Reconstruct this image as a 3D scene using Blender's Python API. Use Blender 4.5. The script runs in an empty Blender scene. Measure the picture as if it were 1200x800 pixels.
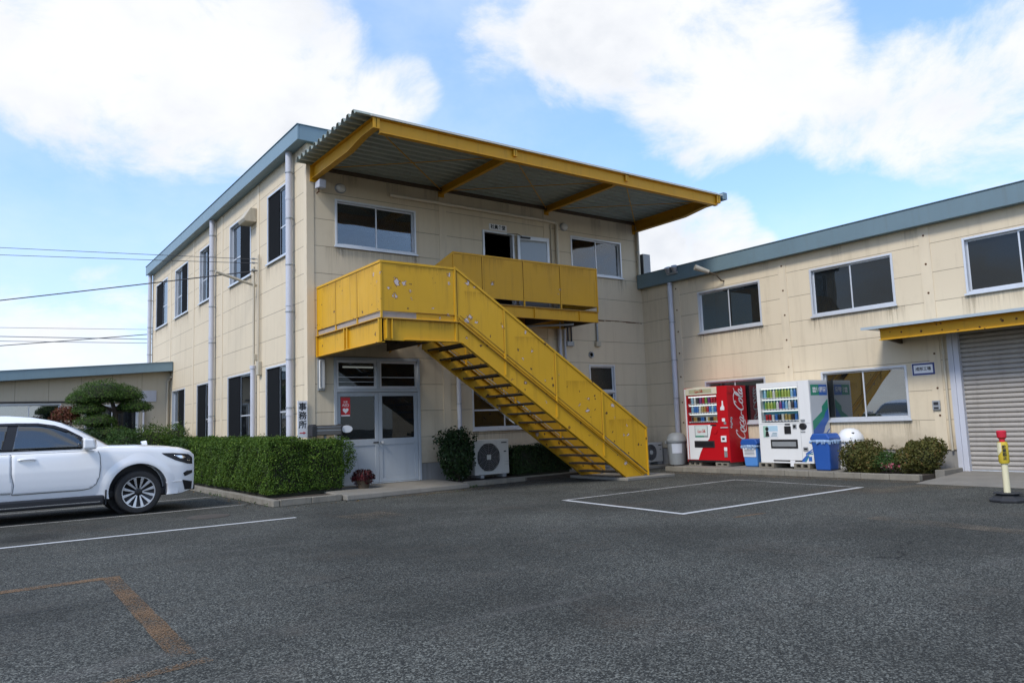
import bpy, bmesh, math, random
import numpy as np
from mathutils import Vector, Matrix
R = math.radians
random.seed(7); rng = np.random.default_rng(11)
sc = bpy.context.scene
COL = sc.collection

# ---------------------------------------------------------------- node helpers
class NT:
    def __init__(s, tree): s.t = tree; s.n = tree.nodes; s.l = tree.links; s.n.clear()
    def new(s, kind, **kw):
        nd = s.n.new(kind)
        for k, v in kw.items(): setattr(nd, k, v)
        return nd
    def put(s, sock, v):
        if isinstance(v, bpy.types.NodeSocket): s.l.new(v, sock)
        elif v is not None:
            if hasattr(sock.default_value, '__len__') and not hasattr(v, '__len__'): v = (v,)*len(sock.default_value)
            if hasattr(sock.default_value, '__len__') and len(sock.default_value) == 4 and len(v) == 3: v = (*v, 1)
            sock.default_value = v
    def math(s, op, a, b=None, c=None, clamp=False):
        nd = s.new('ShaderNodeMath', operation=op, use_clamp=clamp)
        s.put(nd.inputs[0], a)
        if b is not None: s.put(nd.inputs[1], b)
        if c is not None: s.put(nd.inputs[2], c)
        return nd.outputs[0]
    def vmath(s, op, a, b=None):
        nd = s.new('ShaderNodeVectorMath', operation=op)
        s.put(nd.inputs[0], a)
        if b is not None: s.put(nd.inputs[1], b)
        return nd.outputs['Value'] if op in ('DOT_PRODUCT', 'LENGTH', 'DISTANCE') else nd.outputs[0]
    def mix(s, f, a, b, mode='MIX'):
        nd = s.new('ShaderNodeMix', data_type='RGBA', blend_type=mode)
        s.put(nd.inputs[0], f); s.put(nd.inputs[6], a); s.put(nd.inputs[7], b)
        return nd.outputs[2]
    def smooth(s, v, lo, hi, a=0., b=1.):
        nd = s.new('ShaderNodeMapRange', interpolation_type='SMOOTHSTEP')
        s.put(nd.inputs[0], v); s.put(nd.inputs[1], lo); s.put(nd.inputs[2], hi); s.put(nd.inputs[3], a); s.put(nd.inputs[4], b)
        return nd.outputs[0]
    def pos(s): return s.new('ShaderNodeNewGeometry').outputs['Position']
    def obj(s): return s.new('ShaderNodeTexCoord').outputs['Object']
    def xyz(s, v): return s.new('ShaderNodeSeparateXYZ') if v is None else s._sep(v)
    def _sep(s, v):
        nd = s.new('ShaderNodeSeparateXYZ'); s.put(nd.inputs[0], v); return nd.outputs
    def comb(s, x, y, z):
        nd = s.new('ShaderNodeCombineXYZ'); s.put(nd.inputs[0], x); s.put(nd.inputs[1], y); s.put(nd.inputs[2], z); return nd.outputs[0]
    def noise(s, v, scale, detail=4, rough=.55, out=0, dist=0):
        nd = s.new('ShaderNodeTexNoise'); s.put(nd.inputs['Vector'], v)
        nd.inputs['Scale'].default_value = scale; nd.inputs['Detail'].default_value = detail
        nd.inputs['Roughness'].default_value = rough; nd.inputs['Distortion'].default_value = dist
        return nd.outputs[out]
    def voro(s, v, scale, feature='F1', out='Distance'):
        nd = s.new('ShaderNodeTexVoronoi', feature=feature); s.put(nd.inputs['Vector'], v)
        nd.inputs['Scale'].default_value = scale
        return nd.outputs[out]
    def bump(s, h, strength=.3, dist=.01):
        nd = s.new('ShaderNodeBump'); s.put(nd.inputs['Height'], h)
        nd.inputs['Strength'].default_value = strength; nd.inputs['Distance'].default_value = dist
        return nd.outputs[0]
    def principled(s, col, rough=.6, metal=0, normal=None, spec=.5, **kw):
        nd = s.new('ShaderNodeBsdfPrincipled')
        s.put(nd.inputs['Base Color'], col); s.put(nd.inputs['Roughness'], rough); s.put(nd.inputs['Metallic'], metal)
        s.put(nd.inputs['Specular IOR Level'], spec)
        if normal is not None: s.put(nd.inputs['Normal'], normal)
        for k, v in kw.items(): s.put(nd.inputs[k], v)
        return nd.outputs[0]
    def out(s, sh):
        o = s.new('ShaderNodeOutputMaterial'); s.l.new(sh, o.inputs[0])

MATS = {}
def newmat(name):
    m = bpy.data.materials.new(name); m.use_nodes = True; MATS[name] = m
    return m, NT(m.node_tree)

def mat(name, col, rough=.6, metal=0., var=.08, vscale=2., bump=0., bscale=80., spec=.5, dirt=0., coat=0.):
    m, n = newmat(name)
    p = n.pos()
    c = n.mix(n.noise(p, vscale, 5), tuple(x*(1-var) for x in col), tuple(min(1, x*(1+var)) for x in col))
    if dirt:
        sx = n.xyz(p)
        st = n.noise(n.comb(n.math('MULTIPLY', sx[0], 5), n.math('MULTIPLY', sx[1], 5), n.math('MULTIPLY', sx[2], .5)), 1.6, 6, .65)
        c = n.mix(n.math('MULTIPLY', n.smooth(st, .48, .8), dirt), c, (.10, .085, .06))
    nm = n.bump(n.noise(p, bscale, 3), bump, .01) if bump else None
    rr = n.math('ADD', n.math('MULTIPLY', n.math('SUBTRACT', n.noise(p, vscale*4, 3), .5), .15), rough, clamp=True) if rough > .12 else rough
    n.out(n.principled(c, rr, metal, nm, spec, **({'Coat Weight': coat, 'Coat Roughness': .03} if coat else {})))
    return m

# ---------------------------------------------------------------- materials
def make_wall(name, col, z0=.51, pitch=.6, vert=None):
    m, n = newmat(name); p = n.pos(); s = n.xyz(p)
    if vert is None:
        f = n.math('FRACT', n.math('ADD', n.math('DIVIDE', n.math('SUBTRACT', s[2], z0), pitch), 20.5))
    else:
        f = n.math('FRACT', n.math('ADD', n.math('DIVIDE', s[0], vert), 40.5))
    d = n.math('MULTIPLY', n.math('ABSOLUTE', n.math('SUBTRACT', f, .5)), pitch if vert is None else vert)
    wob = n.math('MULTIPLY', n.math('SUBTRACT', n.noise(p, 9, 3), .5), .004)
    line = n.smooth(n.math('ADD', d, wob), .003, .010, 1, 0)
    below = n.smooth(n.math('MULTIPLY', n.math('SUBTRACT', .5, f), 1), 0, .45, 1, 0) if vert is None else 0.
    c = n.mix(n.noise(p, .7, 6, .6), tuple(x*.93 for x in col), tuple(x*1.06 for x in col))
    # each panel a hair different in tone
    if vert is None:
        row = n.math('FLOOR', n.math('DIVIDE', n.math('SUBTRACT', s[2], z0), pitch))
        colm = n.math('ADD', n.math('FLOOR', n.math('DIVIDE', s[0], 3.37)), n.math('FLOOR', n.math('DIVIDE', s[1], 3.27)))
        wn = n.new('ShaderNodeTexWhiteNoise', noise_dimensions='2D'); n.put(wn.inputs['Vector'], n.comb(row, colm, 0))
        c = n.mix(n.math('MULTIPLY', wn.outputs['Value'], .08), c, tuple(x*.55 for x in col))
    sv = n.comb(n.math('MULTIPLY', s[0], 6), n.math('MULTIPLY', s[1], 6), n.math('MULTIPLY', s[2], .35))
    streak = n.smooth(n.noise(sv, 1, 6, .65), .47, .80)
    c = n.mix(n.math('MULTIPLY', streak, .26), c, (.26, .19, .11))
    drip = n.smooth(n.noise(n.comb(n.math('MULTIPLY', s[0], 17), n.math('MULTIPLY', s[1], 17), n.math('MULTIPLY', s[2], .8)), 1, 3), .60, .78)
    c = n.mix(n.math('MULTIPLY', n.math('MULTIPLY', drip, below if vert is None else .4), .10), c, (.12, .09, .06))
    grime = n.smooth(n.noise(p, 2.2, 8, .7), .52, .78)
    c = n.mix(n.math('MULTIPLY', grime, .16), c, (.26, .20, .13))
    basegr = n.math('MULTIPLY', n.smooth(n.math('ADD', s[2], n.math('MULTIPLY', n.math('SUBTRACT', n.noise(p, 3.5, 6, .65), .5), .9)), .45, 1.05, 1, 0), .38)
    c = n.mix(basegr, c, (.20, .165, .115))
    c = n.mix(n.math('MULTIPLY', line, .55), c, (.055, .045, .035))
    h = n.math('ADD', n.math('MULTIPLY', line, -1), n.math('MULTIPLY', n.noise(p, 140, 2), .12))
    n.out(n.principled(c, .72, 0, n.bump(h, .5, .01), .35))
    return m

M_WALL = make_wall('cream_panel', (.655, .555, .395))
M_ANNEX = make_wall('annex_panel', (.50, .445, .335), vert=.91)
M_STRIP = mat('cream_strip', (.648, .548, .39), .7, dirt=.18, bump=.1)
M_FOUND = mat('foundation_concrete', (.27, .26, .24), .85, var=.2, bump=.3, dirt=.5)
M_CONC = mat('slab_concrete', (.20, .185, .155), .9, var=.3, vscale=3, bump=.5, bscale=60, dirt=.3)
M_KERB = mat('kerb_concrete', (.21, .19, .15), .9, var=.35, vscale=5, bump=.6, bscale=50, dirt=.55)
M_FASC = mat('blue_grey_fascia', (.175, .26, .30), .45, .0, var=.10, vscale=1.2, dirt=.12)
M_FASC2 = mat('slate_fascia', (.135, .20, .225), .5, .0, var=.12, vscale=1.2, dirt=.2)
M_ROOF = mat('roof_sheet_grey', (.25, .27, .28), .6, dirt=.2)
M_ALU = mat('aluminium', (.62, .64, .66), .38, .35, var=.05, dirt=.12)
M_DOORGREY = mat('door_grey', (.40, .43, .45), .5, .1, var=.05, dirt=.10)
M_PIPE = mat('pipe_pvc', (.50, .51, .55), .5, var=.06, dirt=.22)
M_CONDUIT = mat('conduit_cream', (.47, .42, .32), .6, dirt=.3)
M_CONDL = mat('conduit_pale', (.66, .58, .44), .55, dirt=.15)
M_DARK = mat('black_plastic', (.02, .02, .022), .5)
M_SCREEN = mat('screen_mesh', (.012, .013, .014), .9, spec=.05)
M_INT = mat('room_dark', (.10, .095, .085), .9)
M_BLIND = mat('blind_cloth', (.52, .52, .47), .85)
M_GALV = mat('galvanised', (.36, .38, .39), .5, .5, var=.15, vscale=6, dirt=.2)
M_SHUT = mat('shutter_slat', (.37, .34, .30), .6, .0, var=.08, vscale=1.5, dirt=.25)
M_WHITE = mat('white_enamel', (.74, .74, .72), .35, var=.03, dirt=.05)
M_ACW = mat('ac_casing', (.56, .55, .50), .5, var=.05, dirt=.15)
M_ACG = mat('ac_grille', (.15, .15, .145), .6)
M_RED = mat('vending_red', (.47, .008, .014), .32, var=.04, spec=.35)
M_CREAM = mat('vending_cream', (.66, .60, .44), .4, var=.03)
M_GREENP = mat('print_green', (.02, .25, .15), .4)
M_BLUEP = mat('print_blue', (.03, .12, .42), .4)
M_TEALP = mat('print_teal', (.03, .20, .27), .4)
M_LBLUE = mat('bin_light_blue', (.08, .25, .60), .5, var=.06)
M_BLUE = mat('bin_blue', (.018, .085, .33), .45, var=.08)
M_BAG = mat('plastic_bag', (.25, .36, .52), .4, var=.2, vscale=30)
M_BINGREY = mat('bin_grey', (.34, .35, .335), .55, var=.08, dirt=.15)
M_INK = mat('black_ink', (.015, .015, .015), .6)
M_REDINK = mat('red_ink', (.55, .03, .03), .5)
M_SIGN = mat('sign_white', (.74, .74, .74), .4, var=.02)
M_NAVY = mat('sign_navy', (.025, .04, .16), .4)
M_CAR = mat('pearl_white_paint', (.84, .84, .83), .16, var=.0, coat=.6, spec=.6)
M_TYRE = mat('tyre_rubber', (.018, .018, .018), .8, var=.2, vscale=20)
M_RIM = mat('rim_silver', (.62, .63, .65), .28, .85, var=.02)
M_RIMB = mat('rim_black', (.012, .012, .013), .35)
M_CHROME = mat('chrome', (.8, .8, .82), .12, 1., var=0)
M_TRIM = mat('car_black_trim', (.012, .012, .014), .45)
M_LAMPR = mat('tail_red', (.35, .01, .01), .2)
M_POSTY = mat('post_yellow', (.58, .42, .03), .5, var=.1, vscale=12, dirt=.15)
M_POSTC = mat('post_cream', (.68, .62, .40), .5, var=.08)
M_POSTR = mat('post_red', (.50, .012, .03), .4)
M_RUBBER = mat('black_rubber', (.022, .023, .025), .7, var=.3, vscale=14)
M_SOIL = mat('soil', (.055, .042, .03), .95, var=.4, vscale=14, bump=.8, bscale=40)
M_BARK = mat('bark', (.075, .055, .04), .9, var=.35, vscale=14, bump=.8, bscale=40)
M_IRON = mat('cast_iron', (.07, .058, .045), .7, .3, var=.4, vscale=14, bump=.4)
M_WIRE = mat('cable_black', (.03, .03, .032), .6)
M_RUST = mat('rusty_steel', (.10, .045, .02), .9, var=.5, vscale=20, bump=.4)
M_LENS = mat('lamp_lens', (.62, .60, .55), .3)
M_PAPER = mat('poster_white', (.70, .72, .74), .4)

PEELS = [(0.54, -3.06, 4.01, 0.085), (0.7, -3.06, 3.98, 0.06), (0.39, -3.06, 3.89, 0.05), (0.5, -3.06, 3.74, 0.05), (0.82, -3.06, 3.84, 0.03), (0.84, -3.06, 3.7, 0.03), (1.67, -3.06, 4.24, 0.05), (1.68, -3.06, 4.06, 0.025), (2.1, -3.06, 4.1, 0.06), (2.26, -3.06, 4.03, 0.03), (2.13, -3.06, 3.43, 0.07), (2.27, -3.06, 3.35, 0.05), (2.89, -3.06, 3.28, 0.035), (3.48, -3.06, 3.19, 0.04), (3.64, -3.06, 2.82, 0.05), (3.39, -3.06, 2.65, 0.025), (3.95, -3.06, 2.22, 0.04), (5.12, -3.06, 1.8, 0.05), (4.88, -3.06, 1.71, 0.04), (5.09, -3.06, 1.54, 0.065), (5.87, -3.06, 1.39, 0.025), (6.24, -3.06, 1.22, 0.035), (6.26, -3.06, 1.0, 0.045), (6.13, -3.06, 0.99, 0.03), (1.31, -3.06, 3.58, 0.03), (1.47, -3.06, 3.39, 0.04), (1.63, -3.06, 3.44, 0.04), (3.95, -3.06, 1.77, 0.025), (4.32, -3.06, 2.31, 0.02), (5.32, -3.06, 0.83, 0.02), (3.82, -1.43, 4.52, 0.07), (5.81, -1.43, 4.52, 0.03), (5.75, -1.43, 4.41, 0.025), (0.21, -2.76, 4.17, 0.045), (0.21, -3.04, 4.15, 0.05), (0.21, -2.9, 4.01, 0.03), (0.21, -1.31, 4.03, 0.012)]   # where the paint has come off (x, y, z, size)
def make_yellow(name, col, chips=1.0):
    m, n = newmat(name); p = n.pos()
    c = n.mix(n.noise(p, 1.1, 6, .6), tuple(x*.88 for x in col), tuple(x*1.08 for x in col))
    s = n.xyz(p)
    st = n.noise(n.comb(n.math('MULTIPLY', s[0], 9), n.math('MULTIPLY', s[1], 9), n.math('MULTIPLY', s[2], .7)), 1, 5, .6)
    c = n.mix(n.math('MULTIPLY', n.smooth(st, .5, .85), .45), c, (.20, .10, .012))
    warp = n.vmath('ADD', p, n.vmath('SCALE', n.vmath('SUBTRACT', n.noise(p, 9, 4, .6, out=1), (.5, .5, .5)), None))
    sc_ = warp.node.inputs[1].links[0].from_node; sc_.inputs['Scale'].default_value = .13
    v1 = n.voro(warp, 2.9); rnd = n.xyz(n.voro(warp, 2.9, out='Color'))[0]
    thr = n.math('MULTIPLY', n.math('SUBTRACT', rnd, .60), .46*chips)
    edge = n.math('SUBTRACT', thr, v1)
    c = n.mix(n.smooth(edge, -.022, -.006), c, (.13, .05, .018))
    c = n.mix(n.smooth(edge, .0, .006), c, n.mix(n.noise(p, 30, 3), (.36, .27, .22), (.66, .58, .54)))
    wp2 = n.vmath('ADD', p, n.vmath('SCALE', n.vmath('SUBTRACT', n.noise(p, 14, 4, .65, out=1), (.5, .5, .5))))
    wp2.node.inputs[1].links[0].from_node.inputs['Scale'].default_value = .22
    pe = None
    for (x, y, z, r) in PEELS:
        dd = n.math('DIVIDE', n.vmath('DISTANCE', wp2, (x, y, z)), r*.74); pe = dd if pe is None else n.math('MINIMUM', pe, dd)
    c = n.mix(n.smooth(pe, 1.0, 1.25, .9, 0), c, (.13, .05, .018))
    c = n.mix(n.smooth(pe, .80, .90, 1, 0), c, n.mix(n.noise(p, 30, 3), (.40, .30, .26), (.72, .64, .60)))
    v2 = n.voro(warp, 7.5); r2 = n.xyz(n.voro(warp, 7.5, out='Color'))[1]
    e2 = n.math('SUBTRACT', n.math('MULTIPLY', n.math('SUBTRACT', r2, .58), .55*chips), v2)
    msk = n.smooth(n.noise(p, .9, 2), .40, .52)
    c = n.mix(n.math('MULTIPLY', n.smooth(e2, -.01, .02), msk), c, (.085, .035, .012))
    rr = n.math('ADD', .42, n.math('MULTIPLY', n.noise(p, 6, 3), .25))
    h = n.math('ADD', n.math('MULTIPLY', n.smooth(edge, -.01, .01), -.6), n.math('MULTIPLY', n.noise(p, 2.2, 2), .8))
    n.out(n.principled(c, rr, 0, n.bump(h, .25, .02), .4))
    return m
M_YEL = make_yellow('yellow_paint_worn', (.60, .325, .009))
M_YEL2 = make_yellow('yellow_paint', (.59, .30, .009), .55)
M_TREAD = mat('tread_dark', (.085, .06, .035), .75, var=.4, vscale=10, dirt=.3)
M_DECK = mat('corrugated_zinc', (.31, .345, .295), .55, .0, var=.12, vscale=2, dirt=.3)
M_DECKTOP = mat('canopy_flashing', (.60, .58, .50), .5, dirt=.2)

def make_glass(name, tint=(.55, .60, .60), refl=1.9, base=.03, op=.35, body=(.02, .025, .028)):
    m, n = newmat(name)
    p = n.pos()
    nm = n.bump(n.noise(p, 1.3, 1), .03, .05)
    fr = n.new('ShaderNodeFresnel'); fr.inputs['IOR'].default_value = refl; n.put(fr.inputs['Normal'], nm)
    gl = n.new('ShaderNodeBsdfGlossy'); n.put(gl.inputs['Color'], (.93, .96, .97)); gl.inputs['Roughness'].default_value = .012; n.put(gl.inputs['Normal'], nm)
    tr = n.new('ShaderNodeBsdfTransparent'); n.put(tr.inputs[0], tint)
    df = n.new('ShaderNodeBsdfDiffuse'); n.put(df.inputs[0], body)
    a = n.new('ShaderNodeMixShader'); a.inputs[0].default_value = op; n.l.new(tr.outputs[0], a.inputs[1]); n.l.new(df.outputs[0], a.inputs[2])
    b = n.new('ShaderNodeMixShader'); n.put(b.inputs[0], n.math('ADD', fr.outputs[0], base, clamp=True)); n.l.new(a.outputs[0], b.inputs[1]); n.l.new(gl.outputs[0], b.inputs[2])
    n.out(b.outputs[0]); return m
M_GLASS = make_glass('window_glass', (.72, .76, .76), refl=1.85, base=.02, op=.25, body=(.03, .036, .04))
M_GLASSD = make_glass('door_glass', (.4, .42, .42), 1.42, .0, .45)
M_GLASSW = make_glass('workshop_glass', (.35, .38, .38), 2.15, .09, .5)
M_GLASSU = make_glass('workshop_upper_glass', (.30, .33, .33), 1.38, .01, .5)
M_GLASSV = make_glass('display_glass', (.97, .98, .98), 1.25, .0, .0)
M_GLASSC = make_glass('car_glass', (.30, .34, .36), 1.9, .03, .6, (.012, .016, .018))
M_FROST = make_glass('frosted_glass', (.5, .5, .5), 1.5, .02, .85, (.38, .40, .39))

def make_asphalt():
    m, n = newmat('asphalt'); p = n.pos()
    cell = n.xyz(n.voro(p, 105, out='Color'))
    g = n.math('POWER', cell[0], 2.8)
    c = n.mix(g, (.0262, .0265, .0225), (.262, .264, .222))
    fine = n.noise(p, 260, 2)
    c = n.mix(n.math('MULTIPLY', n.smooth(fine, .35, .7), .4), c, (.035, .036, .038))
    big = n.noise(p, .28, 6, .6)
    c = n.mix(n.smooth(big, .30, .66, .65, 0), c, (.0232, .0234, .0198))
    mid = n.noise(p, 1.7, 6, .65)
    c = n.mix(n.smooth(mid, .50, .78, 0, .40), c, (.095, .086, .070))
    brown = n.noise(n.vmath('ADD', p, (31, 7, 0)), .55, 5, .6)
    c = n.mix(n.smooth(brown, .55, .75, 0, .30), c, (.10, .072, .050))
    # faint drag marks running with the traffic
    s = n.xyz(p)
    tr = n.noise(n.comb(n.math('MULTIPLY', s[0], .25), n.math('MULTIPLY', s[1], 2.6), 0), 1, 4, .6)
    c = n.mix(n.smooth(tr, .56, .74, 0, .22), c, (.15, .14, .125))
    oil = n.math('SUBTRACT', n.math('MULTIPLY', n.math('SUBTRACT', n.xyz(n.voro(p, .42, out='Color'))[0], .45), .50), n.math('ADD', n.voro(p, .42), n.math('MULTIPLY', n.math('SUBTRACT', n.noise(p, 5, 5, .6), .5), .35)))
    c = n.mix(n.smooth(oil, -.04, .10, 0, .45), c, (.014, .0135, .0125))
    w = n.vmath('ADD', p, n.vmath('SCALE', n.vmath('SUBTRACT', n.noise(p, 2.3, 5, .6, out=1), (.5, .5, .5))))
    w.node.inputs[1].links[0].from_node.inputs['Scale'].default_value = .55
    ve = n.voro(w, .17, 'DISTANCE_TO_EDGE')
    ck = n.math('MULTIPLY', n.smooth(ve, .0006, .0016, 1, 0), n.smooth(n.noise(p, .35, 2), .50, .56))
    c = n.mix(n.math('MULTIPLY', ck, .8), c, (.012, .012, .012))
    h = n.math('ADD', n.math('MULTIPLY', cell[0], .6), n.math('ADD', n.math('MULTIPLY', fine, .5), n.math('MULTIPLY', ck, -2)))
    n.out(n.principled(c, .88, 0, n.bump(h, .55, .006), .12))
    return m
M_ASPH = make_asphalt()

def make_marking(name, col, worn):
    m, n = newmat(name); p = n.pos()
    g = n.math('ADD', n.math('MULTIPLY', n.noise(p, 80, 4, .75), .80), n.math('MULTIPLY', n.noise(p, 1.6, 4), .27))
    keep = n.smooth(g, worn-.05, worn+.05)
    c = n.mix(n.noise(p, 3, 5), tuple(x*.75 for x in col), col)
    b = n.principled(c, .75, 0, None, .3)
    tr = n.new('ShaderNodeBsdfTransparent')
    x = n.new('ShaderNodeMixShader'); n.put(x.inputs[0], keep); n.l.new(tr.outputs[0], x.inputs[1]); n.l.new(b, x.inputs[2])
    n.out(x.outputs[0]); return m
M_LINEW = make_marking('white_line_paint', (.55, .55, .53), .40)
M_LINEW2 = make_marking('white_line_worn', (.42, .41, .38), .50)
M_LINEY = make_marking('old_orange_paint', (.185, .108, .050), .545)
M_LINEY2 = make_marking('faint_orange_paint', (.20, .118, .055), .53)
M_STAIN = make_marking('dust_stain', (.15, .125, .09), .56)

def make_run(name, col, amt, fx=26.):
    m, n = newmat(name); p = n.pos(); s = n.xyz(p); g = n.xyz(n.new('ShaderNodeTexCoord').outputs['Generated'])
    st = n.noise(n.comb(n.math('MULTIPLY', s[0], fx), n.math('MULTIPLY', s[1], fx), n.math('MULTIPLY', s[2], 1.1)), 1, 4, .6)
    up_ = n.math('POWER', g[2], 1.4)
    a = n.math('MULTIPLY', n.smooth(n.math('ADD', st, n.math('MULTIPLY', up_, .22)), .52, .80), n.math('MULTIPLY', up_, amt))
    b = n.principled(col, .8, 0, None, .2); tr = n.new('ShaderNodeBsdfTransparent')
    x = n.new('ShaderNodeMixShader'); n.put(x.inputs[0], a); n.l.new(tr.outputs[0], x.inputs[1]); n.l.new(b, x.inputs[2])
    n.out(x.outputs[0]); return m
M_RUN = make_run('rain_run', (.16, .125, .08), .20)
M_RUNR = make_run('rust_run', (.16, .065, .018), .20, 40.)
def make_leaf(name, a, b, c3, trans=.25, spec=.4):
    m, n = newmat(name)
    g = n.new('ShaderNodeNewGeometry')
    r = g.outputs['Random Per Island']
    c = n.mix(r, a, b)
    c = n.mix(n.smooth(n.math('FRACT', n.math('MULTIPLY', r, 17.3)), .86, .95), c, c3)
    c = n.mix(n.smooth(n.noise(g.outputs['Position'], 2.6, 3), .35, .7, .0, .45), c, tuple(x*.6 for x in a))
    pr = n.principled(c, .55, 0, None, spec*.45)
    tl = n.new('ShaderNodeBsdfTranslucent'); n.put(tl.inputs[0], c)
    x = n.new('ShaderNodeMixShader'); x.inputs[0].default_value = trans
    n.l.new(pr, x.inputs[1]); n.l.new(tl.outputs[0], x.inputs[2]); n.out(x.outputs[0]); return m
L_HEDGE = make_leaf('hedge_leaf', (.042, .088, .012), (.105, .185, .024), (.18, .26, .038))
L_DARK = make_leaf('dark_leaf', (.016, .034, .012), (.036, .066, .020), (.06, .10, .03), .15)
L_PINE = make_leaf('pine_needle', (.034, .082, .015), (.09, .165, .027), (.15, .22, .04))
L_BUSH = make_leaf('bush_leaf', (.030, .070, .018), (.070, .130, .030), (.12, .19, .05))
L_AZ = make_leaf('azalea_leaf', (.075, .085, .022), (.155, .145, .040), (.21, .12, .04))
L_RED = make_leaf('maple_leaf', (.10, .030, .018), (.19, .075, .04), (.10, .10, .03))
L_WINE = make_leaf('wine_leaf', (.030, .006, .008), (.09, .016, .02), (.12, .03, .03), .1)
L_PINK = make_leaf('pink_petal', (.42, .08, .12), (.55, .20, .22), (.5, .35, .3))
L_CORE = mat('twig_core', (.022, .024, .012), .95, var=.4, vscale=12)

# ---------------------------------------------------------------- mesh helpers
BASE = {}
def tag(o, label=None, cat=None, group=None, kind=None):
    if label: o['label'] = label
    if cat: o['category'] = cat
    if group: o['group'] = group
    if kind: o['kind'] = kind
    return o
def thing(name, loc, label, cat, group=None, local=False):
    o = bpy.data.objects.new(name, None); COL.objects.link(o); o.location = loc; o.empty_display_size = .2
    BASE[o] = Vector((0, 0, 0)) if local else Vector(loc)
    return tag(o, label, cat, group)
def children(o): return [c for c in bpy.data.objects if c.parent == o]
def copy_tree(o, parent=None):
    c = o.copy(); COL.objects.link(c)
    if parent is not None: c.parent = parent
    for ch in children(o): copy_tree(ch, c)
    return c

class MB:
    def __init__(s): s.v = []; s.f = []; s.mi = []; s.cur = 0
    def add(s, vs, fs):
        b = len(s.v); s.v += [tuple(v) for v in vs]
        for f in fs: s.f.append(tuple(i+b for i in f)); s.mi.append(s.cur)
        return s
    def box(s, x0, y0, z0, x1, y1, z1):
        x0, x1 = sorted((x0, x1)); y0, y1 = sorted((y0, y1)); z0, z1 = sorted((z0, z1))
        return s.add([(x0,y0,z0),(x1,y0,z0),(x1,y1,z0),(x0,y1,z0),(x0,y0,z1),(x1,y0,z1),(x1,y1,z1),(x0,y1,z1)],
                     [(0,3,2,1),(4,5,6,7),(0,1,5,4),(1,2,6,5),(2,3,7,6),(3,0,4,7)])
    def prism(s, poly, fn, a, b):
        """poly: 2D points; fn(p, q, d) -> 3D; extruded from d=a to d=b"""
        n = len(poly)
        vs = [fn(p, q, a) for p, q in poly] + [fn(p, q, b) for p, q in poly]
        fs = [tuple(range(n))[::-1], tuple(range(n, 2*n))] + [(i, (i+1) % n, n+(i+1) % n, n+i) for i in range(n)]
        return s.add(vs, fs)
    def cyl(s, a, b, r0, r1=None, n=16, cap=True):
        a, b = Vector(a), Vector(b); r1 = r0 if r1 is None else r1
        d = (b-a).normalized(); u = d.orthogonal().normalized(); w = d.cross(u)
        vs = [a+(u*math.cos(2*math.pi*i/n)+w*math.sin(2*math.pi*i/n))*r0 for i in range(n)]
        vs += [b+(u*math.cos(2*math.pi*i/n)+w*math.sin(2*math.pi*i/n))*r1 for i in range(n)]
        fs = [(i, (i+1) % n, n+(i+1) % n, n+i) for i in range(n)]
        if cap: fs += [tuple(range(n))[::-1], tuple(range(n, 2*n))]
        return s.add(vs, fs)
    def tube(s, pts, r, n=8):
        pts = [Vector(p) for p in pts]; rr = r if hasattr(r, '__len__') else [r]*len(pts)
        vs = []; u = None
        for i, p in enumerate(pts):
            d = (pts[min(i+1, len(pts)-1)]-pts[max(i-1, 0)]).normalized()
            u = d.orthogonal().normalized() if u is None else (u-d*u.dot(d)).normalized()
            w = d.cross(u)
            vs += [p+(u*math.cos(2*math.pi*k/n)+w*math.sin(2*math.pi*k/n))*rr[i] for k in range(n)]
        fs = []
        for i in range(len(pts)-1):
            fs += [(i*n+k, i*n+(k+1) % n, (i+1)*n+(k+1) % n, (i+1)*n+k) for k in range(n)]
        fs += [tuple(range(n))[::-1], tuple(range((len(pts)-1)*n, len(pts)*n))]
        return s.add(vs, fs)
    def lathe(s, prof, c, n=32, axis='z', scale=(1, 1), cap=True):
        """prof: (r, h) pairs; closed at ends if r==0"""
        vs = []; c = Vector(c)
        for r, h in prof:
            for k in range(n):
                a = 2*math.pi*k/n; x, y = r*math.cos(a)*scale[0], r*math.sin(a)*scale[1]
                vs.append(c+Vector((x, y, h)) if axis == 'z' else c+Vector((x, h, y)) if axis == 'y' else c+Vector((h, x, y)))
        fs = []
        for i in range(len(prof)-1):
            fs += [(i*n+k, i*n+(k+1) % n, (i+1)*n+(k+1) % n, (i+1)*n+k) for k in range(n)]
        if cap and prof[0][0] > 1e-4: fs.append(tuple(range(n))[::-1])
        if cap and prof[-1][0] > 1e-4: fs.append(tuple(range((len(prof)-1)*n, len(prof)*n)))
        return s.add(vs, fs)
    def build(s, name, mats, parent=None, smooth=False, bevel=0, seg=2, fixn=True, loc=None):
        base = BASE.get(parent, Vector((0, 0, 0))) if parent is not None else Vector(loc or (0, 0, 0))
        me = bpy.data.meshes.new(name)
        me.from_pydata([(v[0]-base[0], v[1]-base[1], v[2]-base[2]) for v in s.v], [], s.f)
        for m in (mats if isinstance(mats, (list, tuple)) else [mats]): me.materials.append(m)
        if max(s.mi, default=0): me.polygons.foreach_set('material_index', s.mi)
        if fixn:
            bm = bmesh.new(); bm.from_mesh(me); bmesh.ops.recalc_face_normals(bm, faces=bm.faces); bm.to_mesh(me); bm.free()
        o = bpy.data.objects.new(name, me); COL.objects.link(o)
        if parent is not None: o.parent = parent; BASE[o] = base
        else: o.location = base; BASE[o] = base
        if smooth:
            me.shade_smooth()
            try: me.set_sharp_from_angle(angle=R(38))
            except Exception: pass
        if bevel:
            b = o.modifiers.new('b', 'BEVEL'); b.width = bevel; b.segments = seg; b.limit_method = 'ANGLE'; b.angle_limit = R(40)
        return o

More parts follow.
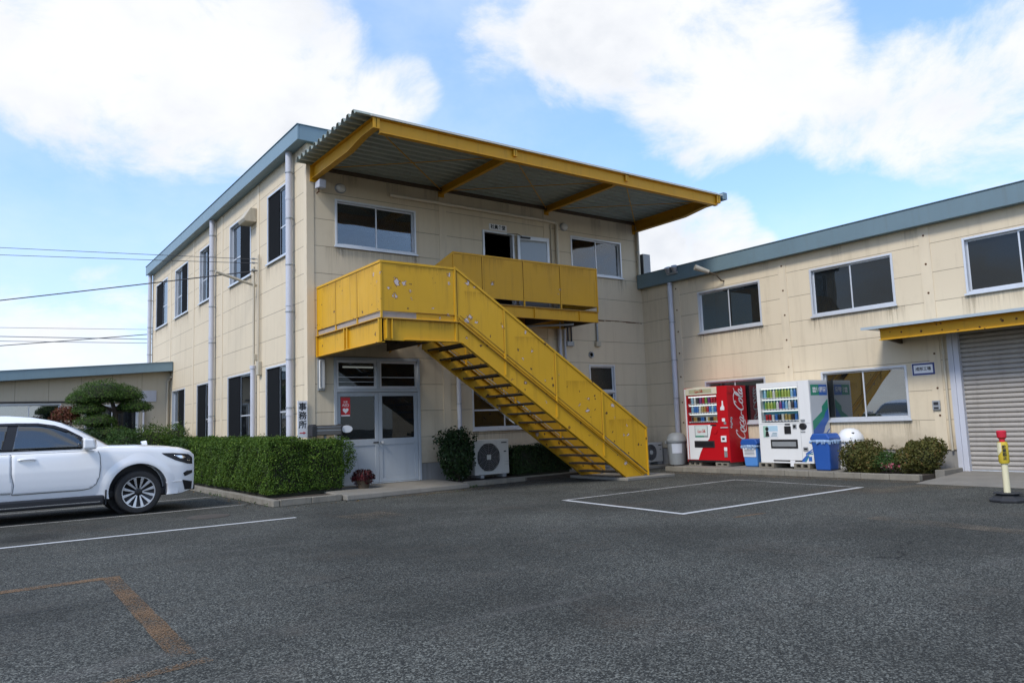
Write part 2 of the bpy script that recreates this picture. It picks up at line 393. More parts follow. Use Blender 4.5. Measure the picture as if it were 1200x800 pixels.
def box_obj(name, m, parent, *a, bevel=.004): return MB().box(*a).build(name, m, parent, bevel=bevel)

# text laid into a plane: origin o, right vector r, up vector u
def text(name, s, size, m, parent, o, r, u, align='CENTER', depth=.0015, bold=0., sx=1.):
    c = bpy.data.curves.new('t', 'FONT'); c.body = s; c.size = size; c.align_x = align; c.align_y = 'CENTER'
    c.extrude = depth; c.offset = bold; c.resolution_u = 3
    t = bpy.data.objects.new('t', c); COL.objects.link(t)
    bpy.context.view_layer.update()
    me = bpy.data.meshes.new_from_object(t.evaluated_get(bpy.context.evaluated_depsgraph_get()))
    bpy.data.objects.remove(t)
    r, u = Vector(r).normalized(), Vector(u).normalized(); nn = r.cross(u)
    base = BASE.get(parent, Vector((0, 0, 0))) if parent is not None else Vector((0, 0, 0))
    o = Vector(o)-base
    for v in me.vertices: v.co = o+r*v.co.x*sx+u*v.co.y+nn*v.co.z
    me.materials.clear(); me.materials.append(m); me.name = name
    ob = bpy.data.objects.new(name, me); COL.objects.link(ob)
    if parent is not None: ob.parent = parent; BASE[ob] = base
    return ob

# two wall orientations: FX faces -y at y=c (u=x); FY faces -x at x=c (u=y)
def FX(c): return lambda u, d, z: (u, c-d, z)
def FY(c): return lambda u, d, z: (c-d, u, z)
def pbox(mb, P, u0, u1, d0, d1, z0, z1):
    a, b = P(u0, d0, z0), P(u1, d1, z1); return mb.box(*a, *b)

def wall_faces(mb, P, u0, u1, z0, z1, holes, reveal=.16):
    us = sorted({u0, u1, *[h[0] for h in holes], *[h[1] for h in holes]}); zs = sorted({z0, z1, *[h[2] for h in holes], *[h[3] for h in holes]})
    for i in range(len(us)-1):
        for j in range(len(zs)-1):
            cu, cz = (us[i]+us[i+1])/2, (zs[j]+zs[j+1])/2
            if any(h[0] < cu < h[1] and h[2] < cz < h[3] for h in holes): continue
            mb.add([P(us[i],0,zs[j]),P(us[i+1],0,zs[j]),P(us[i+1],0,zs[j+1]),P(us[i],0,zs[j+1])], [(0,1,2,3)])
    for a, b, c, d in holes:
        r = -reveal
        qs = [[(a,0,c),(a,0,d),(a,r,d),(a,r,c)], [(b,0,c),(b,0,d),(b,r,d),(b,r,c)], [(a,0,d),(b,0,d),(b,r,d),(a,r,d)]]
        if c > z0+.01: qs.append([(a,0,c),(b,0,c),(b,r,c),(a,r,c)])
        for q in qs:
            mb.add([P(*x) for x in q], [(0,1,2,3)])

def window(parent, P, u0, u1, z0, z1, glass=M_GLASS, screen=None, midrail=False, blind=0., sashes=2, frame=M_ALU, transom=None):
    """sliding window: outer frame > sashes, panes, insect screen, blind. screen = 'lo' / 'hi' end of u"""
    f = .045
    mb = MB()
    pbox(mb, P, u0, u0+f, -.09, .018, z0, z1); pbox(mb, P, u1-f, u1, -.09, .018, z0, z1)
    pbox(mb, P, u0+f, u1-f, -.09, .018, z1-f, z1); pbox(mb, P, u0+f, u1-f, -.09, .018, z0, z0+f)
    if transom: pbox(mb, P, u0+f, u1-f, -.09, .010, transom-.03, transom+.03)
    w = mb.build('window', frame, parent, bevel=.004)
    mb = MB(); pbox(mb, P, u0-.03, u1+.03, .0182, .055, z0-.032, z0+.004); mb.build('sill', frame, w, bevel=.003)
    a, b, c, d = u0+f, u1-f, z0+f, z1-f
    tiers = [(c, d)] if not transom else [(c, transom-.03), (transom+.03, d)]
    for c, d in tiers:
        mid = (a+b)/2
        spans = [(a, mid+.02, -.035), (mid-.02, b, -.068)] if sashes == 2 else [(a, b, -.04)]
        for (p, q, dd) in spans:
            mb = MB(); s = .032
            pbox(mb, P, p, p+s, dd-.026, dd, c, d); pbox(mb, P, q-s, q, dd-.026, dd, c, d)
            pbox(mb, P, p+s, q-s, dd-.026, dd, c, c+s); pbox(mb, P, p+s, q-s, dd-.026, dd, d-s, d)
            if midrail: pbox(mb, P, p+s, q-s, dd-.022, dd-.003, c+(d-c)*.43-.018, c+(d-c)*.43+.018)
            mb.build('sash', frame, w, bevel=.003)
            mb = MB(); pbox(mb, P, p+s-.004, q-s+.004, dd-.016, dd-.010, c+s-.004, d-s+.004); mb.build('pane', glass, w)
        if screen:
            p, q = (a, mid+.02) if screen == 'lo' else (mid-.02, b)
            mb = MB(); pbox(mb, P, p+.004, q-.004, -.030, -.012, c+.004, d-.004); mb.build('insect_screen', M_SCREEN, w)
    if blind:
        mb = MB()
        for k in range(int((z1-z0)*blind/.025)):
            z = z1-.05-k*.025; pbox(mb, P, u0+.02, u1-.02, -.157, -.148, z-.019, z)
        mb.build('blind', M_BLIND, w)
    return w

def pipe_with_clips(name, parent, pts, r, m, clips=(), P=None):
    o = MB().tube(pts, r, 14).build(name, m, parent, smooth=True)
    return o

# ---------------------------------------------------------------- camera
YAW, PIT, ROL = .63, .1078, -.0352
fw = Vector((math.sin(YAW)*math.cos(PIT), math.cos(YAW)*math.cos(PIT), math.sin(PIT)))
rt = Vector((math.cos(YAW), -math.sin(YAW), 0)); up = rt.cross(fw)
rt2 = rt*math.cos(ROL)+up*math.sin(ROL); up2 = up*math.cos(ROL)-rt*math.sin(ROL)
CAMPOS = Vector((-5.877, -15.409, 1.339))
cam = bpy.data.cameras.new('camera'); co = bpy.data.objects.new('camera', cam); COL.objects.link(co)
cam.sensor_width = 36; cam.lens = 36*886.45/1200; cam.clip_end = 3000; cam.clip_start = .05
mm = Matrix((rt2, up2, -fw)).transposed().to_4x4(); mm.translation = CAMPOS; co.matrix_world = mm
sc.camera = co

# ---------------------------------------------------------------- sky and sun
SUN_EL, SUN_AZ = 47., -106.     # azimuth from +y towards +x
sd = Vector((math.sin(R(SUN_AZ))*math.cos(R(SUN_EL)), math.cos(R(SUN_AZ))*math.cos(R(SUN_EL)), math.sin(R(SUN_EL))))
w = bpy.data.worlds.new('World'); sc.world = w; w.use_nodes = True
n = NT(w.node_tree)
sky = n.new('ShaderNodeTexSky', sky_type='NISHITA'); sky.sun_disc = False
sky.sun_elevation = R(SUN_EL); sky.sun_rotation = R(SUN_AZ); sky.air_density = 1.0; sky.dust_density = .6; sky.ozone_density = 1.4
dirv = n.vmath('NORMALIZE', n.new('ShaderNodeTexCoord').outputs['Generated'])
def pdir(x, y): return (fw+rt2*((x-600)/886.45)-up2*((y-400)/886.45)).normalized()
CLOUDS = [  # direction of a cloud mass (as seen from the yard), angular radius in degrees, thickness
 (60,40,13,1),(200,60,15,1.1),(330,80,13,1.1),(410,120,8,1),(470,105,6,.9),(300,130,9,.9),(60,110,8,.7),(130,120,10,.9),(520,110,3,.5),
 (600,30,8,.8),(690,50,10,1.1),(800,60,12,1.1),(900,60,11,1.1),(950,100,8,.9),(780,110,9,.9),(830,150,7,.8),(870,110,9,1),(580,60,6,.8),(985,80,4,.6),
 (1010,130,9,.9),(1090,120,10,1.1),(1180,110,12,1.1),(1130,170,8,.9),(1200,190,9,1),(960,150,5,.7),(1190,60,8,1),
 (800,275,6,1),(850,265,5,1),(880,285,4,.9),(760,290,6,1),(830,310,7,1),(985,255,2.6,.6),(1020,250,2.2,.5),(1060,220,3,.4),
 (40,370,7,.7),(120,360,6,.8),(170,350,4,.8),(0,410,9,.8),(100,420,8,.8),(205,240,2.4,.45),(190,235,2,.35),(585,128,1.6,.4)]
dens = None
for (x, y, rad, wgt) in CLOUDS:
    d = n.vmath('DOT_PRODUCT', dirv, tuple(pdir(x, y)))
    v = n.math('MULTIPLY', n.smooth(d, math.cos(R(rad*.80)), math.cos(R(rad*.22))), wgt)
    dens = v if dens is None else n.math('SMOOTH_MAX', dens, v, .25)
fr_ = n.vmath('DOT_PRODUCT', dirv, tuple(fw))
elev = n.xyz(dirv)[2]
flat = n.vmath('MULTIPLY', dirv, (1, 1, 1.6))
other = n.math('MULTIPLY', n.smooth(n.noise(flat, 1.7, 3), .40, .62), n.smooth(fr_, .70, .45))
dens = n.math('MAXIMUM', dens, other)
nz = n.noise(flat, 5.0, 12, .64, dist=.35); nz2 = n.noise(n.vmath('ADD', flat, (3.1, 1.7, .4)), 2.1, 6, .55)
d2 = n.math('ADD', dens, n.math('MULTIPLY', n.math('SUBTRACT', nz, .525), 1.7))
cf = n.smooth(d2, .60, 1.06)
core = n.smooth(n.math('ADD', d2, n.math('MULTIPLY', n.math('SUBTRACT', nz2, .5), 1.2)), .55, 1.45)
shade = n.math('MULTIPLY', core, n.smooth(n.noise(n.vmath('ADD', flat, (.0, .0, .09)), 3.4, 7, .55), .42, .66))
ccol = n.mix(shade, (5.75, 5.8, 5.9), (4.2, 4.4, 4.75))
veil = n.math('MULTIPLY', n.smooth(n.noise(flat, 1.9, 7, .6), .38, .72), .34)
skyc = n.mix(.35, n.mix(1, sky.outputs[0], (1.25, 1.32, 1.60), 'MULTIPLY'), (2.6, 4.7, 8.4))
skyc = n.mix(veil, skyc, (5.9, 6.2, 6.5))
hz = n.smooth(elev, .0, .30, .55, 0)
skyc = n.mix(hz, skyc, (5.6, 6.1, 6.5))
allc = n.mix(n.math('MULTIPLY', cf, .97), skyc, ccol)
gnd = n.smooth(elev, -.02, .0)
allc = n.mix(gnd, (1.2, 1.2, 1.15), allc)
bg = n.new('ShaderNodeBackground'); n.put(bg.inputs[0], allc); bg.inputs[1].default_value = .095
ow = n.new('ShaderNodeOutputWorld'); n.l.new(bg.outputs[0], ow.inputs[0])
sl = bpy.data.lights.new('sun', 'SUN'); sl.energy = 1.5; sl.angle = R(14); sl.color = (1, .95, .87)
so = bpy.data.objects.new('sun', sl); COL.objects.link(so)
so.matrix_world = Matrix.Translation((0, 0, 30)) @ sd.to_track_quat('Z', 'Y').to_matrix().to_4x4()
sc.view_settings.view_transform = 'Standard'; sc.view_settings.look = 'None'; sc.view_settings.exposure = 0.90; sc.view_settings.gamma = 1
sc.view_settings.use_curve_mapping = False
sc.render.engine = 'CYCLES'; sc.cycles.use_denoising = True; sc.cycles.denoising_prefilter = 'NONE'; sc.cycles.max_bounces = 8; sc.cycles.transparent_max_bounces = 12
sc.cycles.caustics_reflective = False; sc.cycles.caustics_refractive = False

# ---------------------------------------------------------------- ground, kerbs, markings
def struct(o): o['kind'] = 'structure'; return o
mb = MB(); mb.add([(-400,-400,0),(400,-400,0),(400,400,0),(-400,400,0)], [(0,1,2,3)]); struct(mb.build('asphalt_ground', M_ASPH, fixn=False))
def wob_strip(name, m, pts, wdt, z=.004, seg=.25):
    """painted line along pts with slightly uneven edges"""
    mb = MB(); L = []
    for (a, b) in zip(pts[:-1], pts[1:]):
        a, b = Vector((*a, 0)), Vector((*b, 0)); d = (b-a); k = max(1, int(d.length/seg)); t = d.normalized(); nn = Vector((-t.y, t.x, 0))
        row = []
        for i in range(k+1):
            p = a+d*i/k; j = random.uniform(-.006, .006)
            row.append((p+nn*(wdt/2+j), p-nn*(wdt/2-j)))
        vs = [q for pr in row for q in pr]
        mb.add([(v.x, v.y, z) for v in vs], [(2*i, 2*i+1, 2*i+3, 2*i+2) for i in range(k)])
    return struct(mb.build(name, m, fixn=False))
wob_strip('parking_line', M_LINEW, [(-14, -3.72), (-1.60, -3.66)], .105)
wob_strip('parking_line', M_LINEW2, [(-14, -.80), (-2.9, -.84), (-1.5, -.72)], .085)
wob_strip('parking_line', M_LINEW2, [(-14, 1.45), (-1.5, 1.75)], .085)
rect = [(2.54, -5.24), (2.33, -8.06), (7.03, -8.00), (7.33, -5.09)]
wob_strip('parking_bay_line', M_LINEW, [rect[0], rect[1]], .10)
wob_strip('parking_bay_line', M_LINEW, [(rect[1][0]-.05, rect[1][1]), (rect[2][0]+.05, rect[2][1])], .10, .0045)
wob_strip('parking_bay_line', M_LINEW2, [rect[2], rect[3]], .09, .005)
wob_strip('parking_bay_line', M_LINEW2, [(rect[0][0]-.05, rect[0][1]), rect[3]], .09, .0055)
wob_strip('old_orange_line', M_LINEY2, [(-9, -7.15), (-4.72, -7.07)], .16)
wob_strip('old_orange_line', M_LINEY, [(-4.66, -7.02), (-4.73, -10.32)], .15, .0045)
wob_strip('old_orange_line', M_LINEY, [(-4.62, -10.50), (-5.3, -10.62), (-8, -10.7)], .11, .005)
wob_strip('old_orange_line', M_LINEY2, [(2.46, -8.83), (3.07, -8.87)], .07)
wob_strip('dust_streak', M_STAIN, [(3.5, -10.15), (3.3, -11.9), (3.1, -14)], .35)
wob_strip('dust_streak', M_STAIN, [(-1.1, -4.5), (-.3, -4.4)], .8)
wob_strip('dust_streak', M_STAIN, [(6.3, -8.3), (8.3, -9.2)], .9, .0042)
wob_strip('dust_streak', M_STAIN, [(1.2, -1.75), (5.6, -1.62)], .55, .0042)
wob_strip('dust_streak', M_STAIN, [(8.35, -2.2), (8.35, -8.6)], .45, .0042)

rc = random.Random(4)
wob_strip('asphalt_crack', M_INK, [(-6.6+.16*i, -8.33+.011*i+rc.uniform(-.012, .012)) for i in range(15)], .007, .0035)
def kerb_row(name, a, b, wdt, h, step=.6, gap=.006):
    a, b = Vector((*a, 0)), Vector((*b, 0)); d = b-a; k = max(1, round(d.length/step)); t = d.normalized(); nn = Vector((-t.y, t.x, 0))*wdt
    mb = MB()
    for i in range(k):
        p, q = a+d*i/k+t*gap/2, a+d*(i+1)/k-t*gap/2
        j = random.uniform(-.006, .006); jj = nn*random.uniform(-.03, .03)
        pts = [p+jj, q+jj, q+nn+jj, p+nn+jj]
        vs = [(v.x, v.y, 0) for v in pts]+[(v.x, v.y, h+j) for v in pts]
        mb.add(vs, [(0,3,2,1),(4,5,6,7),(0,1,5,4),(1,2,6,5),(2,3,7,6),(3,0,4,7)])
    return struct(mb.build(name, M_KERB, bevel=.012))
kerb_row('kerb', (-1.32, 12.8), (-1.32, -1.76), .12, .12)
kerb_row('kerb', (-1.19, -1.76), (.03, -1.66), .12, .12)
kerb_row('kerb', (3.05, -1.30), (6.5, -1.02), .12, .11)
kerb_row('kerb', (8.64, -1.90), (8.64, -8.25), .13, .12, gap=.012) if False else kerb_row('kerb', (8.64, -8.25), (8.64, -1.90), -.13, .12)
mb = MB(); mb.box(-1.195, -1.62, 0, -.02, 12.8, .085); mb.box(-.0, -1.52, 0, .03, -.02, .085); struct(mb.build('planting_bed', M_SOIL))
mb = MB(); mb.box(3.2, -1.16, 0, 6.6, -.02, .08); struct(mb.build('planting_bed', M_SOIL))
mb = MB(); mb.box(8.775, -8.2, 0, 10.1, -6.45, .09); struct(mb.build('planting_bed', M_SOIL))
# concrete apron in front of the door, vending slab, shutter ramp
mb = MB(); mb.add([(.045,-1.86,0),(3.0,-1.52,0),(3.0,-.02,0),(.045,-.02,0),(.045,-1.84,.105),(3.0,-1.50,.10),(3.0,-.02,.13),(.045,-.02,.13)],
                  [(0,3,2,1),(4,5,6,7),(0,1,5,4),(1,2,6,5),(2,3,7,6),(3,0,4,7)])
struct(mb.build('concrete_apron', M_CONC, bevel=.02))
mb = MB(); mb.box(8.785, -6.44, 0, 10.1, -1.90, .105); struct(mb.build('concrete_slab', M_CONC, bevel=.01))
mb = MB(); mb.box(6.7, -.9, 0, 10.1, -.02, .07); struct(mb.build('concrete_slab', M_CONC, bevel=.01))
mb = MB(); mb.add([(8.15,-8.42,.003),(10.2,-8.42,.003),(10.2,-12.9,.003),(8.0,-12.9,.003),(8.15,-8.42,.012),(10.2,-8.42,.11),(10.2,-12.9,.11),(8.0,-12.9,.012)],
                  [(0,3,2,1),(4,5,6,7),(0,1,5,4),(1,2,6,5),(2,3,7,6),(3,0,4,7)])
struct(mb.build('concrete_ramp', M_CONC))
mh = MB().lathe([(0, .012), (.30, .012), (.33, .006), (.33, 0)], (-2.55, -2.25, 0), 32).build('drain_cover', M_IRON, smooth=True)
tag(mh, 'round rusty iron drain cover in the asphalt between two white parking lines', 'drain cover')

# ================================================================ OFFICE BUILDING
F0, L0 = FX(0.), FY(0.)
office = thing('office_building', (0, 0, 0), 'two storey office block of cream panels behind the yellow stairs, blue grey roof edge', 'building')
W, LEN, TOP = 10.12, 16.35, 7.62
front_holes = [(.64,2.66,5.35,6.41), (7.45,9.35,5.35,6.40), (4.55,5.52,4.12,6.20), (4.10,6.05,1.21,2.30), (7.92,8.88,1.30,2.86), (.58,2.67,.135,2.90)]
left_up = [(1.0,2.58), (3.88,5.78), (7.38,9.07), (10.56,12.42), (13.62,15.6)]
left_lo = [(1.0,2.69), (3.82,5.92), (7.5,9.28), (10.83,12.69)]
left_holes = [(a,b,5.35,7.04) for a, b in left_up]+[(a,b,.95,2.87) for a, b in left_lo]
mb = MB(); wall_faces(mb, F0, 0, W, .51, TOP, [h if h[2] > .5 else (h[0],h[1],.51,h[3]) for h in front_holes])
wall_faces(mb, L0, 0, LEN, .51, TOP, left_holes)
mb.add([(W,0,.51),(W,LEN,.51),(W,LEN,TOP),(W,0,TOP)], [(0,1,2,3)]); mb.add([(0,LEN,.51),(W,LEN,.51),(W,LEN,TOP),(0,LEN,TOP)], [(0,1,2,3)])
mb.build('wall', M_WALL, office, fixn=False)
mb = MB(); mb.box(.02, .02, 0, .58, .3, .512); mb.box(2.67, .02, 0, W, .3, .512); mb.box(.02, .3, 0, .3, LEN, .512); mb.build('foundation', M_FOUND, office)
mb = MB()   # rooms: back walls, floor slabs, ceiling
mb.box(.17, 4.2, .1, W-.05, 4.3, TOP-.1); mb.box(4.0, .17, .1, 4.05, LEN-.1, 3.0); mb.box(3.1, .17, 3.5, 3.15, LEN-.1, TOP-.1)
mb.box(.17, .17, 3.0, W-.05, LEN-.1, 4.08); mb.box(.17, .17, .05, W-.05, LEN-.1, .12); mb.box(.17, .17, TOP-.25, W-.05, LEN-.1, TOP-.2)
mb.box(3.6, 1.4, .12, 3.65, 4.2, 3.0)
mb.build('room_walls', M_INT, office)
M_LIT, nT = newmat('ceiling_tube_lit'); eT = nT.new('ShaderNodeEmission'); eT.inputs[1].default_value = 1.6; nT.put(eT.inputs[0], (1, .98, .92)); nT.out(eT.outputs[0])
for x0_, y0_ in ((.75, 1.5), (1.9, 1.5), (.9, 3.0), (2.1, 3.0)): MB().box(x0_, y0_, 2.93, x0_+.9, y0_+.05, 2.97).build('ceiling_tube', M_LIT, office)
MB().box(.6, 2.6, .12, 2.9, 3.2, .82).build('reception_desk', M_BLIND, office)
MB().box(1.1, 2.7, .823, 1.6, 3.0, 1.15).build('desk_screen', M_DARK, office)
# roof with blue grey edge
mb = MB(); mb.box(-.1, .02, TOP-.02, W+.05, LEN-.05, TOP+.12); mb.build('roof', M_ROOF, office)
mb = MB(); o = .25; zt, zb = 7.89, 7.56
mb.box(-o, -.14, zb, -o+.05, LEN+.05, zt); mb.box(-o+.05, -.14, zb, W+.12, -.09, zt); mb.box(W+.07, -.09, zb, W+.12, LEN, zt)
mb.box(-o+.05, -.09, zb+.015, W+.07, .03, zb+.035); mb.box(-o+.05, .03, zb+.015, .02, LEN, zb+.035)
mb.box(-o-.02, -.16, zt, -o+.12, LEN+.06, zt+.02); mb.box(-o+.12, -.16, zt, W+.14, -.02, zt+.02)
mb.build('roof_fascia', M_FASC, office, bevel=.006)
# joint cover strips
for yv in (3.28, 6.56, 9.82, 13.1):
    mb = MB(); pbox(mb, L0, yv-.09, yv+.09, .0, .012, .52, 7.55); mb.build('joint_cover', M_STRIP, office)
for xv in (3.40, 6.62):
    mb = MB(); pbox(mb, F0, xv-.10, xv+.10, .0, .012, .52, 7.05); mb.build('joint_cover', M_STRIP, office)
mb = MB(); mb.box(-.012, -.012, .52, .16, 0.0, 7.55); mb.box(-.012, 0., .52, 0, .16, 7.55); mb.build('corner_cover', M_STRIP, office, bevel=.004)
# front windows
wn = window(office, F0, .64, 2.66, 5.35, 6.41, blind=.55)
window(office, F0, 7.45, 9.35, 5.35, 6.40, blind=.95)
window(office, F0, 4.10, 6.05, 1.21, 2.30, M_GLASSW, midrail=True, blind=.35)
window(office, F0, 7.92, 8.88, 1.30, 2.86, M_GLASSD, sashes=1, transom=2.12, blind=.6)
scr = ['hi', 'lo', 'lo', 'lo', 'hi']
for (a, b), s in zip(left_up, scr): window(office, L0, a, b, 5.35, 7.04, M_GLASS, s, True, .4)
for (a, b), s in zip(left_lo, ['hi', 'hi', 'hi', 'lo']): window(office, L0, a, b, .95, 2.87, M_GLASS, s, True)
def runs(parent, P, u0, u1, ztop, rs):
    for uu in (u0, u1):
        h_ = rs.uniform(.45, 1.0); w_ = rs.uniform(.10, .22); c_ = uu+rs.uniform(-.03, .03)
        mb = MB(); mb.add([P(c_-w_, .0035, ztop-h_), P(c_+w_, .0035, ztop-h_), P(c_+w_, .0035, ztop), P(c_-w_, .0035, ztop)], [(0,1,2,3)]); mb.build('rain_stain', M_RUN, parent, fixn=False)
    mb = MB(); mb.add([P(u0, .0025, ztop-.55), P(u1, .0025, ztop-.55), P(u1, .0025, ztop), P(u0, .0025, ztop)], [(0,1,2,3)]); mb.build('rain_stain', M_RUN, parent, fixn=False)
rs_ = random.Random(8)
for a, b, z in ((.64, 2.66, 5.315), (7.45, 9.35, 5.315), (4.10, 6.05, 1.175), (7.92, 8.88, 1.265)): runs(office, F0, a, b, z, rs_)
for a, b in left_up: runs(office, L0, a, b, 5.315, rs_)
for u_ in (.22, .98, 2.1, 3.1, 5.2, 6.0, 8.4, 9.4):   # runs from the roof edge and the canopy fixings
    h_ = rs_.uniform(.5, 1.3); mb = MB(); mb.add([F0(u_-.2, .003, 7.0-h_), F0(u_+.2, .003, 7.0-h_), F0(u_+.2, .003, 6.98), F0(u_-.2, .003, 6.98)], [(0,1,2,3)]); mb.build('rain_stain', M_RUN, office, fixn=False)
# entrance: frame, transom lights, two leaves
mb = MB()
for u in (.58, 2.61): pbox(mb, F0, u, u+.06, -.10, .03, .135, 2.90)
pbox(mb, F0, .64, 2.61, -.10, .03, 2.83, 2.90); pbox(mb, F0, .64, 2.61, -.10, .028, 2.14, 2.22); pbox(mb, F0, 1.59, 1.66, -.10, .026, 2.22, 2.83)
pbox(mb, F0, .64, 2.61, -.10, .05, .135, .155)
ent = mb.build('entrance_frame', M_DOORGREY, office, bevel=.004)
for a, b in ((.64, 1.59), (1.66, 2.61)):
    mb = MB(); s = .05
    pbox(mb, F0, a, a+s, -.06, -.01, 2.22, 2.83); pbox(mb, F0, b-s, b, -.06, -.01, 2.22, 2.83); pbox(mb, F0, a+s, b-s, -.06, -.01, 2.22, 2.27); pbox(mb, F0, a+s, b-s, -.06, -.01, 2.78, 2.83)
    pbox(mb, F0, a+s, b-s, -.05, -.02, 2.46, 2.475); pbox(mb, F0, a+s, b-s, -.05, -.015, 2.36, 2.37) if a < 1 else None
    mb.build('sash', M_ALU, ent); mb = MB(); pbox(mb, F0, a+s, b-s, -.04, -.034, 2.27, 2.78); mb.build('pane', M_GLASSD, ent)
for k, (a, b) in enumerate(((.645, 1.625), (1.632, 2.605))):
    mb = MB(); s = .085; dd = (-.055, -.012)
    pbox(mb, F0, a, a+s, *dd, .16, 2.135); pbox(mb, F0, b-s, b, *dd, .16, 2.135)
    for z0_, z1_ in ((.16, .24), (.97, 1.11), (2.05, 2.135)): pbox(mb, F0, a+s, b-s, *dd, z0_, z1_)
    pbox(mb, F0, a+s, b-s, -.045, -.025, .24, .97)
    door = mb.build('door', M_DOORGREY, office, bevel=.004)
    mb = MB(); pbox(mb, F0, a+s, b-s, -.040, -.032, 1.11, 2.05); mb.build('door_pane', M_GLASSD, door)
    mb = MB()
    if k: mb.cyl(F0(a+.045, -.014, 1.03), F0(a+.045, .045, 1.03), .03, .026, 14); mb.cyl(F0(a+.045, .045, 1.03), F0(a+.045, .06, 1.03), .034, .03, 14)
    else: mb.cyl(F0(b-.045, -.014, 1.03), F0(b-.045, .03, 1.03), .014, n=10); pbox(mb, F0, b-.15, b-.03, .024, .04, 1.015, 1.045)
    mb.build('door_handle', M_CHROME if k else M_DARK, door, smooth=True)
    if not k:
        mb = MB(); pbox(mb, F0, a+.10, a+.315, -.0318, -.028, 1.62, 2.03); st = mb.build('door_sticker', M_RED, door)
        nt = MB(); pbox(nt, F0, a+.105, a+.31, -.0278, -.0268, 1.622, 1.648); nt.build('sticker_strip', M_SIGN, door)
        text('sticker_text', 'AED', .085, M_SIGN, door, F0(a+.21, -.0276, 1.855), (1,0,0), (0,0,1))
        text('sticker_text', '設置', .05, M_SIGN, door, F0(a+.21, -.0276, 1.925), (1,0,0), (0,0,1))
        hp = []
        for i in range(28):
            t = 2*math.pi*i/28; hp.append((16*math.sin(t)**3, 13*math.cos(t)-5*math.cos(2*t)-2*math.cos(3*t)-math.cos(4*t)))
        nt = MB(); nt.prism([(a+.21+x*.0042, 1.742+y*.0042) for x, y in hp], lambda p, q, d: F0(p, d, q), -.0278, -.0266); nt.build('sticker_heart', M_SIGN, door)
# upper doorway with its leaf swung flat against the wall
mb = MB()
for u in (4.55, 5.47): pbox(mb, F0, u, u+.05, -.10, .03, 4.12, 6.20)
pbox(mb, F0, 4.60, 5.47, -.10, .03, 6.15, 6.20); mb.build('upper_door_frame', M_ALU, office, bevel=.004)
a, b = 5.58, 6.54; D = lambda u, d, z: (u, -.06-(u-5.55)*.10-d, z)
mb = MB(); s = .07
pl = [(a, a+s, 4.14, 6.16), (b-s, b, 4.14, 6.16), (a+s, b-s, 6.06, 6.16), (a+s, b-s, 4.14, 4.26), (a+s, b-s, 5.0, 5.12)]
def slant(mb, u0, u1, z0, z1, d0, d1):
    q = [(u0,d0,z0),(u1,d0,z0),(u1,d1,z0),(u0,d1,z0),(u0,d0,z1),(u1,d0,z1),(u1,d1,z1),(u0,d1,z1)]
    return mb.add([D(*x) for x in q], [(0,3,2,1),(4,5,6,7),(0,1,5,4),(1,2,6,5),(2,3,7,6),(3,0,4,7)])
for q in pl: slant(mb, *q, 0, .04)
ud = mb.build('upper_door', M_ALU, office, bevel=.003)
slant(MB(), a+s, b-s, 5.12, 6.06, .014, .022).build('door_pane', M_FROST, ud); slant(MB(), a+s, b-s, 4.26, 5.0, .012, .026).build('kick_panel', M_DOORGREY, ud)
mb = slant(MB(), a+.08, a+.36, 6.085, 6.125, .04, .085); mb.tube([D(a+.1, .07, 6.13), D(a-.05, .12, 6.16), (5.3, -.03, 6.17)], .009, 6); mb.build('door_closer', M_DARK, ud)
# downpipes, ducts and conduits
def downpipe(parent, P, u, d, z0, z1, r, m, elbow=None):
    mb = MB(); mb.tube([P(u, d, z0), P(u, d, z1)], r, 16)
    z = z0+1.6
    while z < z1-.2:
        mb.tube([P(u, d, z-.03), P(u, d, z+.03)], r*1.10, 16); z += 2.4
    o = mb.build('downpipe', m, parent, smooth=True)
    mb = MB(); z = z0+.7
    while z < z1: mb.tube([P(u, d, z-.012), P(u, d, z+.012)], r*1.16, 16); pbox(mb, P, u-.012, u+.012, 0, d-r*.9, z-.012, z+.012); pbox(mb, P, u-r-.06, u+.0, d-.01, d+.01, z-.008, z+.008) if r > .06 else None; z += 1.05
    mb.build('pipe_clip', M_GALV, o); return o
downpipe(office, L0, .76, .12, .1, 7.57, .074, M_PIPE); downpipe(office, L0, 7.20, .12, .1, 7.57, .074, M_PIPE)
downpipe(office, L0, 16.2, .12, 3.75, 7.57, .074, M_PIPE); downpipe(office, F0, 3.68, .09, .1, 2.95, .055, M_PIPE)
downpipe(office, F0, 9.98, .06, 5.48, 6.95, .045, M_CONDUIT)
downpipe(office, F0, 6.86, .08, 2.3, 3.95, .055, M_PIPE); downpipe(office, F0, 7.06, .06, 2.3, 3.95, .03, M_PIPE)
for u, zb_ in ((7.18, 3.45), (7.30, 3.43)):
    MB().tube([F0(u, .05, 4.0), F0(u, .05, zb_)], .022, 8).build('conduit', M_WIRE, office, smooth=True)
mb = MB(); pbox(mb, F0, 7.12, 7.36, 0, .09, 3.34, 3.46); mb.build('junction_box', M_GALV, office, bevel=.008)
mb = MB(); mb.tube([F0(8.24, .05, 4.05), F0(8.24, .05, 3.5)], .03, 10); mb.build('conduit', M_GALV, office, smooth=True)
mb = MB(); pbox(mb, F0, 8.16, 8.33, 0, .10, 3.36, 3.50); mb.build('junction_box', M_CONDUIT, office, bevel=.01)
mb = MB(); mb.lathe([(0, 0), (.05, .0), (.06, -.03), (.085, -.035), (.095, -.01), (.095, .0)], F0(8.02, .0, 3.13), 20, 'y'); mb.build('vent_cap', M_GALV, office, smooth=True)
MB().tube([F0(1.96, .06, 6.68), F0(6.60, .06, 6.68), F0(6.90, .06, 6.66), F0(6.93, .06, 6.58), F0(6.93, .06, 4.1)], .045, 12).build('conduit', M_CONDL, office, smooth=True)
